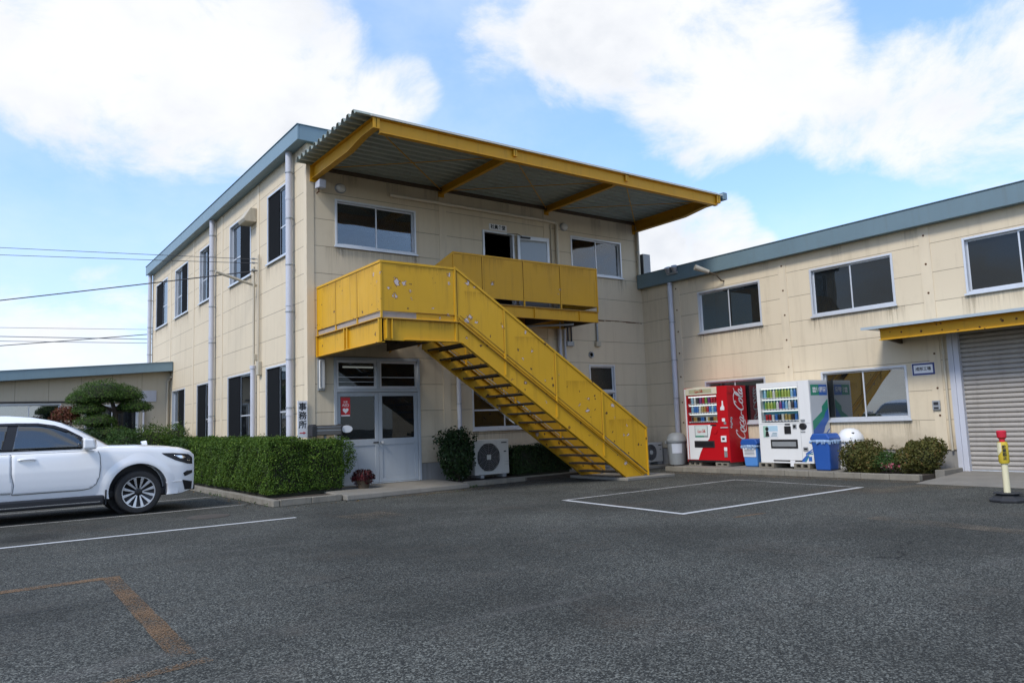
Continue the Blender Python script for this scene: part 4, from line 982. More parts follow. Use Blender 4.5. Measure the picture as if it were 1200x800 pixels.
# signs
t = thing('sign_board', (-.02, .3, 1.6), 'upright white signboard with black office characters beside the hedge', 'sign')
MB().box(-.24, -.055, 1.20, -.03, -.03, 1.96).build('board', M_SIGN, t, bevel=.003)
for i, ch in enumerate('事務所'): text('lettering', ch, .17, M_INK, t, (-.135, -.0555, 1.83-i*.185), (1,0,0), (0,0,1), bold=.004)
mb = MB(); mb.prism([(-.20, 1.285), (-.12, 1.285), (-.12, 1.265), (-.065, 1.295), (-.12, 1.325), (-.12, 1.305), (-.20, 1.305)], lambda p, q, d: (p, d, q), -.0575, -.0555); mb.build('arrow', M_REDINK, t)
mb = MB()
for z in (1.35, 1.8): mb.box(-.07, -.03, z-.02, -.04, .06, z+.02); mb.box(-.04, .03, z-.02, -.012, .06, z+.02)
mb.build('bracket', M_GALV, t)
t = thing('door_sign', F0(5.03, 0, 6.3), 'small white plate with four black characters above the upper doorway', 'sign')
mb = MB(); pbox(mb, F0, 4.76, 5.30, .002, .02, 6.225, 6.385); mb.build('board', M_SIGN, t, bevel=.002)
text('lettering', '社員食堂', .115, M_INK, t, F0(5.03, .021, 6.305), (1,0,0), (0,0,1), bold=.0035)
t = thing('workshop_sign', WG(-7.8, 0, 2.16), 'white plate framed in navy with four characters beside the shutter', 'sign')
mb = MB(); pbox(mb, WG, -8.03, -7.58, .003, .018, 2.035, 2.275); mb.build('board', M_NAVY, t, bevel=.003)
mb = MB(); pbox(mb, WG, -7.995, -7.615, .0185, .021, 2.07, 2.24); mb.build('plate', M_SIGN, t)
mb = MB(); pbox(mb, WG, -8.04, -7.57, -.0, .010, 2.025, 2.285); mb.build('back_plate', M_SIGN, t)
text('lettering', '成形工場', .078, M_INK, t, WG(-7.805, .0215, 2.155), (0,-1,0), (0,0,1), bold=.002)

# mailbox with oval plate, on a post behind the hedge end
t = thing('mailbox', (.35, -.12, 0), 'black and steel roll top letter box with white oval plate behind the hedge', 'mailbox')
mb = MB(); mb.prism([(-.24+.0, 1.23), (-.02, 1.23), (-.02, 1.40), (-.06, 1.44), (-.20, 1.44), (-.24, 1.40)], lambda p, q, d: (d, p-.08, q), .06, .60); mb.build('box', mat('mailbox_steel', (.13, .12, .11), .35, .7, var=.1), t, bevel=.012)
for a, b in ((-.04, .062), (.598, .62)): MB().prism([(-.26, 1.21), (0, 1.21), (0, 1.42), (-.05, 1.46), (-.21, 1.46), (-.26, 1.42)], lambda p, q, d: (d, p-.08, q), a, b).build('end_cap', M_DARK, t, bevel=.01)
mb = MB(); mb.box(.06, -.325, 1.325, .60, -.321, 1.34); mb.box(.06, -.325, 1.40, .60, -.320, 1.41); mb.build('flap_trim', M_GALV, t)
MB().cyl((.30, -.18, 0.1), (.30, -.18, 1.23), .03, n=12).build('post', M_GALV, t, smooth=True)
mb = MB(); mb.lathe([(0, -.008), (.12, -.008), (.125, 0), (0, 0)], (.74, -.30, 1.345), 28, 'y', (1, .62)); mb.build('name_plate', M_SIGN, t)
MB().box(.60, -.305, 1.33, .66, -.295, 1.36).build('plate_bracket', M_DARK, t)

# air conditioner outdoor units
def ac_unit(name, loc, label, w_, h_, dep, rz=0, octo=True, legs=True, group='air conditioner outdoor units'):
    t = thing(name, loc, label, 'air conditioner', group, local=True); t.rotation_euler = (0, 0, rz)
    MB().box(0, -dep, .07, w_, 0, h_).build('casing', M_ACW, t, bevel=.015, seg=3)
    cx, cz = w_*.40, .07+(h_-.07)*.5; r = min(h_-.07, w_)*.40
    nseg = 8 if octo else 32
    mb = MB(); pts = [(cx+r*math.cos(R(22.5+i*360/nseg)), cz+r*math.sin(R(22.5+i*360/nseg))*(1.04)) for i in range(nseg)]
    mb.prism(pts, lambda p, q, d: (p, -dep-d, q), .0005, .008); mb.build('fan_recess', M_DARK, t)
    mb = MB()
    for k in range(1, 9):
        rr = r*.97*k/8; mb.tube([(cx+rr*math.cos(2*math.pi*i/40), -dep-.012, cz+rr*1.03*math.sin(2*math.pi*i/40)) for i in range(41)], .006, 4)
    for i in range(12): a = 2*math.pi*i/12; mb.cyl((cx+r*.15*math.cos(a), -dep-.012, cz+r*.15*math.sin(a)), (cx+r*.96*math.cos(a), -dep-.012, cz+r*.98*math.sin(a)), .005, n=4)
    mb.build('fan_grille', M_ACG, t)
    mb = MB(); mb.box(cx-.055, -dep-.024, cz-.055, cx+.055, -dep-.010, cz+.055) if octo else mb.cyl((cx, -dep-.01, cz), (cx, -dep-.024, cz), .06, n=20); mb.build('fan_badge', M_ACW, t)
    mb = MB(); mb.box(w_*.78, -dep-.003, h_-.09, w_*.94, -dep-.0005, h_-.065); mb.box(w_*.85, -dep-.004, h_*.66, w_*.92, -dep-.0005, h_*.69); mb.build('badge', M_DARK, t)
    mb = MB(); mb.box(w_*.86, -dep-.002, h_*.40, w_*.985, -dep-.0005, h_*.405); mb.box(w_*.86, -dep-.002, h_*.33, w_*.985, -dep-.0005, h_*.335); mb.box(w_-.006, -dep+.03, .1, w_+.001, -.03, h_-.02); mb.build('side_panel', M_ACG, t)
    if legs:
        for x in (w_*.14, w_*.78): MB().box(x, -dep-.03, 0, x+.10, .03, .07).build('foot', M_GALV, t)
    return t
ac_unit('outdoor_unit', (3.76, -.22, .10), 'large boxy air conditioner unit with octagonal fan beside the entrance shrub', .98, .88, .34)
ac_unit('outdoor_unit', (9.30, -.24, .075), 'small dusty air conditioner unit low in the inner corner by the grey bin', .78, .60, .27, octo=False)
t = ac_unit('outdoor_unit', (10.8, .62, 5.45), 'dark sided air conditioner unit standing on the workshop roof by the office wall', .62, .78, .30, octo=False)
MB().box(.012, -.318, .09, .608, -.3002, .765).build('front_grille', M_DARK, t)
for k in range(9): MB().box(.6201, -.28+.03*k, .12, .632, -.268+.03*k, .74).build('fin', M_WHITE, t)
t.rotation_euler = (0, 0, R(-90)); t.location = (10.75, .80, 5.46)

# ================================================================ VENDING MACHINES
DR = random.Random(5)
DRINKS = [mat('drink_'+nm, c, .3, var=.0) for nm, c in (('green', (.16,.30,.05)), ('amber', (.42,.22,.05)), ('white', (.62,.62,.58)), ('blue', (.04,.16,.45)), ('red', (.42,.02,.03)), ('dark', (.03,.025,.03)), ('pale_blue', (.28,.48,.60)), ('gold', (.40,.30,.10)), ('lime', (.34,.42,.08)), ('purple', (.18,.04,.18)))]
M_TUBE, nT = newmat('added_display_tube'); eT = nT.new('ShaderNodeEmission'); eT.inputs[1].default_value = .75; nT.put(eT.inputs[0], (.95, 1, 1)); nT.out(eT.outputs[0])  # glow of the strips added to brighten the drinks
M_CAP = mat('bottle_cap', (.7, .7, .7), .4)
def drink(mb, P, u, d, z, h, r):
    c = Vector(P(u, d, z))
    if h > .16:
        mb.cur = 0; mb.lathe([(r, 0), (r, h*.62), (r*.85, h*.72), (r*.38, h*.90)], c, 10); mb.cur = 1; mb.lathe([(r*.42, h*.90), (r*.42, h), (0, h)], c, 10)
    else:
        mb.cur = 0; mb.lathe([(r*.9, 0), (r, .01), (r, h-.01)], c, 10); mb.cur = 1; mb.lathe([(r*.9, h-.01), (0, h-.008)], c, 10)
def vending(name, loc, label, w_, h_, dep, body, win, rows, palettes, face):
    """front faces -x; u runs from the viewer's left"""
    t = thing(name, loc, label, 'vending machine')
    P = lambda u, d, z: (loc[0]-d, loc[1]-u, loc[2]+z)
    # casing as a shell with a display recess
    a, b, c, d = win; mb = MB()
    for (u0, u1, z0, z1) in ((0, a, .0, h_), (b, w_, .0, h_), (a, b, .0, c), (a, b, d, h_)): pbox(mb, P, u0, u1, -.14, 0, z0, z1)
    pbox(mb, P, 0, w_, -dep, -.14, 0, h_)
    mb.build('cabinet', body, t)
    rec = MB(); pbox(rec, P, a+.003, b-.003, -.138, -.115, c+.003, d-.003); dw = rec.build('display_window', M_TEALP if face == 'w' else M_GALV, t)
    mb = MB(); pbox(mb, P, a+.004, b-.004, -.006, -.002, c+.004, d-.004); mb.build('pane', M_GLASSV, dw)
    mb = MB(); pbox(mb, P, a+.02, b-.02, -.040, -.015, d-.03, d-.006); mb.build('added_display_lamp', M_TUBE, dw)  # top strip light, added to brighten the drink samples
    nr = len(rows); hh = (d-c-.02)/nr
    for r in range(nr):
        z0 = d-.02-(r+1)*hh
        if r: mb = MB(); pbox(mb, P, a+.02, b-.02, -.045, -.030, z0+hh-.008, z0+hh+.012); mb.build('added_display_lamp', M_TUBE, dw)  # added row lights, also read as white price rails
        mb = MB(); pbox(mb, P, a+.006, b-.006, -.114, -.014, z0+.018, z0+.05); mb.build('shelf', M_WHITE, dw)
        cnt, hgt = rows[r]; mbb = MB()
        for k in range(cnt):
            u = a+.06+(b-a-.12)*(k+.5)/cnt
            mm_ = MB(); drink(mm_, P, u, -.068, z0+.0505, hgt*DR.uniform(.92, 1.0), min(.033, (b-a-.12)/cnt*.43))
            mm_.build('drink_sample', [DRINKS[palettes[r][(k*len(palettes[r]))//cnt]], M_CAP], dw, smooth=True)
            pbox(mbb, P, u-.020, u+.020, -.0138, -.009, z0+.024, z0+.036)
        mbb.build('price_button', M_TRIM if face == 'r' else M_NAVY, dw)
    return t, P
RX, RY, RZ, RW, RH, RD = 9.35, -2.05, .205, 1.36, 1.88, .74
t, P = vending('vending_machine', (RX, RY, RZ), 'red drinks vending machine with white cola script along its side', RW, RH, RD, M_RED, (.10, 1.03, .97, 1.66), [(9, .20), (10, .19), (14, .12)],
   [[6,2,5,9,4,0,9,4,4], [6,3,3,2,7,1,4,3,6,3], [5,1,7,5,5,3,3,5,2,7,5,5,1,7]], 'r')
def plate(name, m, u0, u1, z0, z1, d0=.0012, d1=.006, bevel=0): mb = MB(); pbox(mb, P, u0, u1, d0, d1, z0, z1); return mb.build(name, m, t, bevel=bevel)
mb = MB(); mb.prism([(.06, 1.69), (1.06, 1.69), (1.06, 1.865), (.50, 1.885), (.06, 1.865)], lambda p, q, d: P(p, d, q), .001, .022); mb.build('header_panel', M_CREAM, t, bevel=.006)
plate('header_frame', M_BLIND, .17, .92, 1.725, 1.84, .0222, .025); plate('header_inset', mat('header_olive', (.42, .40, .24), .4), .185, .905, 1.735, 1.83, .0252, .027)
mb = MB(); mb.prism([(.085, .0+.06), (.36, .06), (.43, .22), (.55, .42), (.74, .58), (.86, .93), (.085, .93)], lambda p, q, d: P(p, d, q), .0012, .005); mb.build('lower_panel', M_WHITE, t)
mb = MB(); mb.prism([(.012, .06), (.06, .06), (.06, 1.86), (.012, 1.86)], lambda p, q, d: P(p, d, q), .0012, .006); mb.build('edge_stripe', M_WHITE, t)
plate('poster_frame', M_GALV, .29, .71, .62, .92, .0052, .009); plate('poster', mat('poster_mint', (.60, .66, .62), .4), .31, .69, .66, .91, .0092, .011); plate('poster_strip', M_GREENP, .31, .58, .625, .655, .0092, .011)
plate('dispensing_slot', M_DARK, .26, .90, .36, .53, .0052, .012, .004); mb = MB(); mb.prism([(.30, .40), (.86, .40), (.86, .49), (.30, .49)], lambda p, q, d: P(p, d, q), .0122, .014); mb.build('slot_flap', M_TRIM, t)
mb = MB(); mb.prism([(1.14, 1.28), (1.26, 1.28), (1.26, 1.36), (1.235, 1.40), (1.23, 1.51), (1.195, 1.51), (1.19, 1.40), (1.14, 1.34)], lambda p, q, d: P(p, d, q), .0012, .006); mb.build('bottle_print', M_SIGN, t)
plate('coin_slot', M_SIGN, 1.17, 1.26, 1.0, 1.08); plate('coin_slot', M_GALV, 1.22, 1.29, .93, .99); plate('coin_bar', M_ALU, 1.12, 1.34, .84, .865, .0012, .02); plate('bill_slot', M_SIGN, 1.11, 1.27, .50, .65, .0012, .02, .006); plate('slot_mark', M_DARK, 1.15, 1.23, .55, .60, .0202, .022)
plate('coin_return', M_SIGN, 1.18, 1.27, .28, .37); plate('coin_return', M_GALV, 1.18, 1.27, .13, .265, .0012, .012)
plate('kick_plate', M_TRIM, .02, RW-.02, -.0, .045, .0012, .004)
mb = MB(); mb.lathe([(.0, -.012), (.085, -.012), (.085, .0)], P(.93, .0015, .79), 24, 'x'); mb.build('cap_print', M_RED, t, smooth=True)
plate('button_slit', M_DARK, .80, .98, .90, .935, .0052, .008)

# brush script lettering drawn as tapered strokes (unit height, slanted)
GL = {
 'C': ([[(.52,.86),(.60,1.0),(.52,1.08),(.30,.98),(.10,.62),(.05,.28),(.16,.03),(.36,.0),(.55,.12),(.66,.26)]], .60),
 'o': ([[(.30,.52),(.14,.48),(.04,.26),(.08,.05),(.20,.0),(.34,.12),(.38,.34),(.30,.52),(.26,.42),(.40,.40),(.52,.46)]], .44),
 'c': ([[(.34,.42),(.30,.52),(.16,.46),(.05,.24),(.08,.04),(.22,.0),(.40,.12),(.48,.22)]], .42),
 'a': ([[(.34,.46),(.24,.52),(.10,.40),(.04,.18),(.10,.0),(.22,.06),(.34,.34),(.37,.50)],[(.37,.50),(.32,.20),(.36,.02),(.46,.06),(.58,.24)]], .50),
 'l': ([[(.06,.12),(.24,.50),(.34,.90),(.28,1.02),(.18,.86),(.12,.40),(.14,.06),(.24,.0),(.36,.12)]], .32),
 '-': ([[(.02,.26),(.12,.32),(.26,.26),(.36,.32)]], .42)}
def script(name, m, parent, o, r, u, h, wgt=.11, slant=.22):
    o, r, u = Vector(o), Vector(r).normalized(), Vector(u).normalized(); nn = r.cross(u)
    mb = MB(); x0 = 0; ly = 0
    def stroke(pts, lift):
        P4 = [Vector((a, b, 0)) for a, b in pts]; pt = []
        for i in range(len(P4)-1):
            p0, p1, p2, p3 = P4[max(i-1, 0)], P4[i], P4[i+1], P4[min(i+2, len(P4)-1)]
            for k in range(7):
                s = k/7; pt.append(.5*((2*p1)+(p2-p0)*s+(2*p0-5*p1+4*p2-p3)*s*s+(3*p1-p0-3*p2+p3)*s**3))
        pt.append(P4[-1]); N_ = len(pt); vs = []
        for i, p in enumerate(pt):
            d = (pt[min(i+1, N_-1)]-pt[max(i-1, 0)]).normalized(); nrm = Vector((-d.y, d.x, 0))
            tt = i/(N_-1); wd = wgt*(.30+.70*abs(d.y)**.8)*min(1, .35+4*min(tt, 1-tt))
            for sgn in (1, -1):
                q = p+nrm*wd*.5*sgn
                vs.append(o+(r*(q.x+q.y*slant)+u*q.y)*h+nn*(lift+.0004))
        mb.add(vs, [(2*i, 2*i+1, 2*i+3, 2*i+2) for i in range(N_-1)])
    for i, ch in enumerate('Coca-Cola'):
        g, adv = GL[ch]
        for j, st in enumerate(g): stroke([(x+x0, y) for x, y in st], .00025*(i*2+j))
        x0 += adv
    stroke([(.62,.20),(.75,-.12),(1.05,-.24),(1.45,-.16),(1.75,-.08)], .0052)       # tail swash under the first word
    stroke([(2.62,1.0),(2.86,1.16),(3.3,1.22),(3.75,1.06),(4.05,1.16)], .0055)       # upper swash
    ob = mb.build(name, m, parent, fixn=False)
    sm = ob.modifiers.new('s', 'SOLIDIFY'); sm.thickness = .0012; sm.offset = 1
    return ob
# along the -y side, reading upwards
ys_ = RY-RW
script('script_lettering', M_SIGN, t, (RX+.60, ys_-.0012, RZ+.53), (0,0,1), (-1,0,0), .30, .13)
script('script_lettering', mat('script_red', (.40, .02, .02), .4), t, P(.36, .0275, 1.752), (0,-1,0), (0,0,1), .065, .14)
script('script_lettering', M_REDINK, t, P(.37, .0112, .745), (0,-1,0), (0,0,1), .062, .13)
mb = MB()
for i in range(4):   # small bubbles beside the lettering
    mb.lathe([(.018+.006*(i % 2), 0), (.026+.006*(i % 2), -.0015), (.030+.006*(i % 2), 0)], (RX+.10+.02*(i % 2), ys_-.0013, RZ+.86+i*.07), 16, 'y')
mb.build('bubble_print', M_SIGN, t)
MB().box(RX+.002, ys_-.0125, RZ+1.70, RX+.20, ys_-.0015, RZ+1.865).build('header_side', M_RED, t, bevel=.004)

WX, WY, WZ, WW, WH, WD = 9.35, -4.28, .23, 1.37, 1.84, .72
t, P = vending('vending_machine', (WX, WY, WZ), 'white drinks vending machine with green and blue band on its side', WW, WH, WD, M_WHITE, (.085, 1.07, .92, 1.72), [(11, .21), (11, .20), (10, .15)],
   [[6,0,8,2,8,0,8,8,8,6,3], [0,8,8,0,2,9,3,6,2,5,3], [4,4,2,3,5,2,7,7,5,3]], 'w')
plate('window_edge', M_TRIM, .06, .085, .90, 1.74, .0005, .004) if False else None
mb = MB(); pbox(mb, P, 1.09, 1.095, .0008, .003, .04, 1.82); pbox(mb, P, .02, WW-.02, .0008, .003, .885, .889); mb.build('door_seam', M_GALV, t)
plate('poster', M_PAPER, .11, .51, .58, .85, .001, .006); plate('poster_tint', mat('poster_green', (.30, .48, .38), .4), .115, .24, .585, .845, .0062, .0075); plate('poster_tint', mat('poster_sky', (.40, .58, .68), .4), .24, .505, .72, .845, .0062, .0072)
mb = MB(); mb.lathe([(0, -.004), (.045, -.004), (.045, 0)], P(.22, .0077, .775), 16, 'x'); mb.prism([(.165, .60), (.275, .60), (.25, .72), (.19, .72)], lambda p, q, d: P(p, d, q), .0077, .010); mb.build('poster_figure', M_TRIM, t)
mb = MB()
for k in range(3): pbox(mb, P, .32+.02*k, .48, .0077, .0085, .61+.03*k, .622+.03*k)
mb.build('poster_lines', M_TEALP, t)
plate('payment_panel', M_TRIM, .68, .85, .655, .83, .001, .015, .006); plate('payment_slot', M_TRIM, .70, .83, .855, .885, .001, .008); plate('card_reader', M_GALV, .90, 1.00, .77, .87, .001, .012, .004); plate('reader_face', M_TRIM, .92, .98, .79, .85, .0122, .014)
mb = MB(); mb.lathe([(0, -.03), (.075, -.03), (.095, -.012), (.095, 0)], P(1.16, .001, .82), 24, 'x', (1, .8)); mb.build('coin_panel', M_TRIM, t, smooth=True)
plate('lever', M_GALV, 1.12, 1.22, .93, .975, .001, .02, .004); plate('info_plate', M_GALV, 1.09, 1.21, .68, .71)
plate('dispensing_slot', M_TRIM, .30, 1.00, .33, .53, .001, .012, .004); plate('slot_flap', M_GALV, .34, .96, .37, .48, .0122, .016)
plate('coin_return', M_GALV, 1.13, 1.25, .27, .36, .001, .012, .004); plate('return_mouth', M_TRIM, 1.15, 1.23, .30, .335, .0122, .014)
plate('floor_slit', M_TRIM, .34, 1.08, .035, .065, .001, .004)
for k, m_ in enumerate((M_BLUEP, M_BLUEP, M_TEALP)):
    o_ = k*.05
    mb = MB(); mb.prism([(1.03+o_, .03), (1.08+o_, .03), (1.20+o_*.6, .16), (1.20+o_*.6, .20), (1.36, .30+.0-o_), (1.36, .325-o_), (1.18+o_*.6, .22), (1.18+o_*.6, .17)], lambda p, q, d: P(p, d, q), .001+.0006*k, .003+.0006*k); mb.build('stripe_print', m_, t)
plate('lock_tag', M_SIGN, .78, .90, -.075, .06, .004, .012); plate('emblem_print', M_BLUEP, 1.245, 1.325, .05, .15, .0032, .005)
S = lambda p, q, d: (WX+.03+p, WY-WW-d, WZ+q)   # -y side, p backwards
def side(name, m, poly, k=0): return MB().prism(poly, S, .0010+.0008*k, .0022+.0008*k).build(name, m, t)
side('side_panel', mat('side_grey', (.55, .57, .58), .4), [(.0, .05), (.67, .05), (.67, 1.79), (.0, 1.79)])
side('side_band', M_GREENP, [(.03, 1.50), (.35, 1.50), (.35, 1.74), (.03, 1.74)], 1); side('side_band', M_BLUEP, [(.35, 1.50), (.67, 1.50), (.67, 1.74), (.35, 1.74)], 1)
side('band_print', M_GREENP, [(.03, .72), (.03, .93), (.42, 1.14), (.42, 1.25), (.67, 1.42), (.67, 1.22), (.55, 1.12), (.47, 1.00)], 1)
side('band_print', M_BLUEP, [(.03, .42), (.03, .72), (.47, 1.00), (.55, 1.12), (.67, 1.22), (.67, .95), (.50, .80), (.44, .68)], 1)
for k in range(3): side('band_stripe', M_BLUEP, [(.30+.1*k, .48-.04*k), (.33+.1*k, .46-.04*k), (.67, .72-.10*k), (.67, .76-.10*k)], 1)
for k in range(3): side('band_stripe', M_BLUEP, [(.03, .26-.08*k), (.03, .28-.08*k), (.45-.1*k, .40-.08*k), (.45-.1*k, .375-.08*k)], 1)
text('side_lettering', '伊藤園', .13, M_SIGN, t, S(.44, 1.62, .0032), (1,0,0), (0,0,1), bold=.002)
mb = MB()
for k in range(4):
    a = math.pi/2*k+math.pi/4; mb.prism([(.17+.045*math.cos(a)+.034*math.cos(b*math.pi/3), 1.62+.045*math.sin(a)+.034*math.sin(b*math.pi/3)) for b in range(6)], S, .0032+.0003*k, .0044+.0003*k)
mb.build('emblem', M_SIGN, t)

# concrete blocks under the machines
BL = [((9.55, -2.25), 'concrete block under the left end of the red vending machine'), ((9.50, -3.15), 'concrete block under the right end of the red vending machine'),
      ((9.50, -4.42), 'concrete block under the left end of the white vending machine'), ((9.50, -5.35), 'concrete block under the right end of the white vending machine')]
bz = {0: .204, 1: .204, 2: .229, 3: .229}
for i, ((x, y), lb) in enumerate(BL):
    mb = MB(); z0, z1 = .107, bz[i]; L = .40; x0, x1 = x-.17, x+.40
    y0, y1 = y-L/2, y+L/2
    mb.box(x0, y0, z0, x1, y1, z0+.028); mb.box(x0, y0, z1-.028, x1, y1, z1)
    for yy in (y0, y-.03, y1-.06): mb.box(x0, yy, z0+.028, x1, yy+.06, z1-.028)
    tag(mb.build('concrete_block', M_KERB, bevel=.004, loc=(x, y, z0)), lb, 'concrete block', 'concrete blocks under the vending machines')

# ================================================================ BINS
def bin_label(t, P, u0, u1, z0, z1, nlines):
    mb = MB(); pbox(mb, P, u0, u1, 0, .004, z0, z1); mb.build('paper_notice', M_SIGN, t)
t = thing('waste_bin', (9.62, -1.46, .107), 'tall grey round waste bin with domed lid beside the red vending machine', 'bin')
c = (9.62, -1.46, .107)
MB().lathe([(0, 0), (.21, 0), (.215, .03), (.255, .57), (.27, .58), (.27, .61), (.24, .61)], c, 32).build('body', M_BINGREY, t, smooth=True)
MB().lathe([(.28, .595), (.285, .64), (.265, .65), (.235, .74), (.18, .81), (.09, .84), (0, .845)], c, 32).build('lid', M_BINGREY, t, smooth=True)
for a in (-1.0, 2.2): MB().box(c[0]+.28*math.cos(a)-.03, c[1]+.28*math.sin(a)-.03, c[2]+.54, c[0]+.28*math.cos(a)+.03, c[1]+.28*math.sin(a)+.03, c[2]+.63).build('lid_clip', M_BINGREY, t, bevel=.01)
mb = MB()
for k in range(9):
    a0 = R(190+k*7); rr = .244
    mb.add([(c[0]+rr*math.cos(a0), c[1]+rr*math.sin(a0), c[2]+.30), (c[0]+rr*math.cos(a0+R(7)), c[1]+rr*math.sin(a0+R(7)), c[2]+.30), (c[0]+(rr+.014)*math.cos(a0+R(7)), c[1]+(rr+.014)*math.sin(a0+R(7)), c[2]+.55), (c[0]+(rr+.014)*math.cos(a0), c[1]+(rr+.014)*math.sin(a0), c[2]+.55)], [(0,1,2,3)])
mb.build('paper_notice', M_PAPER, t, fixn=False)
def taper_bin(name, loc, label, w0, w1, d0, d1, h, m, cat='bin'):
    t = thing(name, loc, label, cat)
    x, y, z = loc; mb = MB(); w0, w1, d0, d1 = [q/2 for q in (w0, w1, d0, d1)]
    mb.add([(x-d0,y-w0,z),(x+d0,y-w0,z),(x+d0,y+w0,z),(x-d0,y+w0,z),(x-d1,y-w1,z+h),(x+d1,y-w1,z+h),(x+d1,y+w1,z+h),(x-d1,y+w1,z+h)], [(0,3,2,1),(4,5,6,7),(0,1,5,4),(1,2,6,5),(2,3,7,6),(3,0,4,7)])
    mb.build('body', m, t, bevel=.035, seg=3); return t
def bag_skirt(t, x, y, z, w_, d_, h, m=M_BAG):
    mb = MB(); N_ = 56; vs = []
    for i in range(N_):
        a = 2*math.pi*i/N_; ca, sa = math.cos(a), math.sin(a); k = 1/max(abs(ca), abs(sa))**.8
        j = random.uniform(-.012, .014); zz = random.uniform(.4, 1.1)
        vs += [(x+ca*k*d_/2*1.00, y+sa*k*w_/2*1.00, z), (x+ca*k*(d_/2+.02+j), y+sa*k*(w_/2+.02+j), z-h*.4), (x+ca*k*(d_/2+.012+j*1.5), y+sa*k*(w_/2+.012+j*1.5), z-h*zz)]
    mb.add(vs, [(3*i+q, 3*((i+1) % N_)+q, 3*((i+1) % N_)+q+1, 3*i+q+1) for i in range(N_) for q in (0, 1)]); return mb.build('bin_liner', m, t, fixn=False)
t = taper_bin('recycling_bin', (9.72, -3.84, .107), 'light blue recycling bin with white notice between the two vending machines', .36, .43, .34, .42, .50, M_LBLUE)
mb = MB(); mb.prism([(-.23, .51), (.23, .51), (.25, .56), (.20, .66), (-.20, .66), (-.25, .56)], lambda p, q, d: (9.72+d, -3.84+p, .107+q), -.23, .23); mb.build('lid', M_BLUE, t, bevel=.03, seg=3)
bag_skirt(t, 9.72, -3.84, .64, .45, .44, .12)
mb = MB(); mb.add([(9.522,-4.02,.34),(9.522,-3.66,.34),(9.505,-3.655,.56),(9.505,-4.025,.56)], [(0,1,2,3)]); mb.build('paper_notice', M_PAPER, t)
mb = MB()
for k in range(4): mb.box(9.511-.0028*k, -3.98, .40+.036*k, 9.508-.0030*k, -3.70, .408+.036*k)
mb.build('notice_lines', M_GALV, t)
t = taper_bin('recycling_bin', (9.24, -6.02, .012), 'dark blue recycling bin with clear liner in front of the white machine', .34, .43, .34, .42, .64, M_BLUE)
for o_ in t.children: pass
mb = MB(); mb.prism([(-.23, .645), (.23, .645), (.23, .69), (.17, .785), (-.17, .785), (-.23, .69)], lambda p, q, d: (9.24+d, -6.02+p, .012+q), -.22, .22); lid = mb.build('lid', M_BLUE, t, bevel=.025, seg=3)
mb = MB(); mb.box(9.14, -6.14, .7935, 9.34, -5.90, .7985); mb.build('lid_opening', M_DARK, t)
bag_skirt(t, 9.24, -6.02, .67, .45, .44, .10)
t.location.z += .095
t = taper_bin('waste_bin', (9.72, -6.32, .10), 'white dome lidded waste bin with two holes behind the dark blue bin', .40, .46, .38, .44, .60, M_WHITE)
mb = MB(); mb.lathe([(.27, .60), (.275, .66), (.25, .74), (.17, .84), (.08, .88), (0, .885)], (9.72, -6.32, .10), 28); mb.build('lid', M_WHITE, t, smooth=True)
mb = MB()
for dy in (-.06, .06):
    mb.lathe([(0, .012), (.034, .010), (.036, -.02)], (9.585, -6.40+dy, .885), 16)
ob = mb.build('lid_hole', M_DARK, t, smooth=True)

# ================================================================ MARKER POST
px_, py_ = 6.11, -10.7
t = thing('marker_post', (px_, py_, 0), 'red topped yellow and cream marker post on a black rubber base', 'marker post')
mb = MB(); mb.lathe([(.24, 0), (.25, .035), (.20, .06), (.14, .105), (.15, .112), (.19, .118), (.19, .128), (.0, .13)], (px_, py_, 0), 8); mb.build('base', M_RUBBER, t, bevel=.006)
MB().cyl((px_, py_, .128), (px_, py_, .56), .043, .040, 20).build('post', M_POSTC, t, smooth=True)
vw = Vector((-(px_-CAMPOS.x), -(py_-CAMPOS.y), 0)).normalized(); sd_ = Vector((-vw.y, vw.x, 0))
mb = MB(); rr = .0445
vs = []
for k in range(7):
    a = R(100+k*14); d = vw*math.cos(a)-sd_*math.sin(a)
    vs += [(px_+d.x*rr, py_+d.y*rr, .13), (px_+d.x*(rr-.003), py_+d.y*(rr-.003), .555)]
mb.add(vs, [(2*i, 2*i+1, 2*i+3, 2*i+2) for i in range(6)]); mb.build('post_stripe', M_POSTY, t, fixn=False)
MB().lathe([(.0, .535), (.058, .535), (.068, .56), (.066, .80), (.060, .83), (.050, .836), (0, .836)], (px_, py_, 0), 20).build('sleeve', M_POSTY, t, smooth=True)
MB().lathe([(0, .836), (.036, .836), (.036, .875), (.060, .90), (.064, .985), (.050, .998), (0, 1.0)], (px_, py_, 0), 20).build('cap', M_POSTR, t, smooth=True)
mb = MB(); vs = []
for k in range(8):   # cream strap that hangs on the left half
    a = R(14+k*14); d = vw*math.cos(a)-sd_*math.sin(a)
    vs += [(px_+d.x*.072, py_+d.y*.072, .64+.02*abs(k-3.5)), (px_+d.x*.070, py_+d.y*.070, .828)]
mb.add(vs, [(2*i, 2*i+1, 2*i+3, 2*i+2) for i in range(7)]); ob = mb.build('reflector_wrap', M_POSTC, t, fixn=False)
for i, ch in enumerate('駐車禁止'):
    d = (vw*math.cos(R(-12))-sd_*math.sin(R(-12)))
    text('lettering', ch, .050, M_INK, t, (px_+d.x*.070, py_+d.y*.070, .765-i*.052), (-d.y*1, d.x, 0), (0,0,1), bold=.0015, depth=.003)

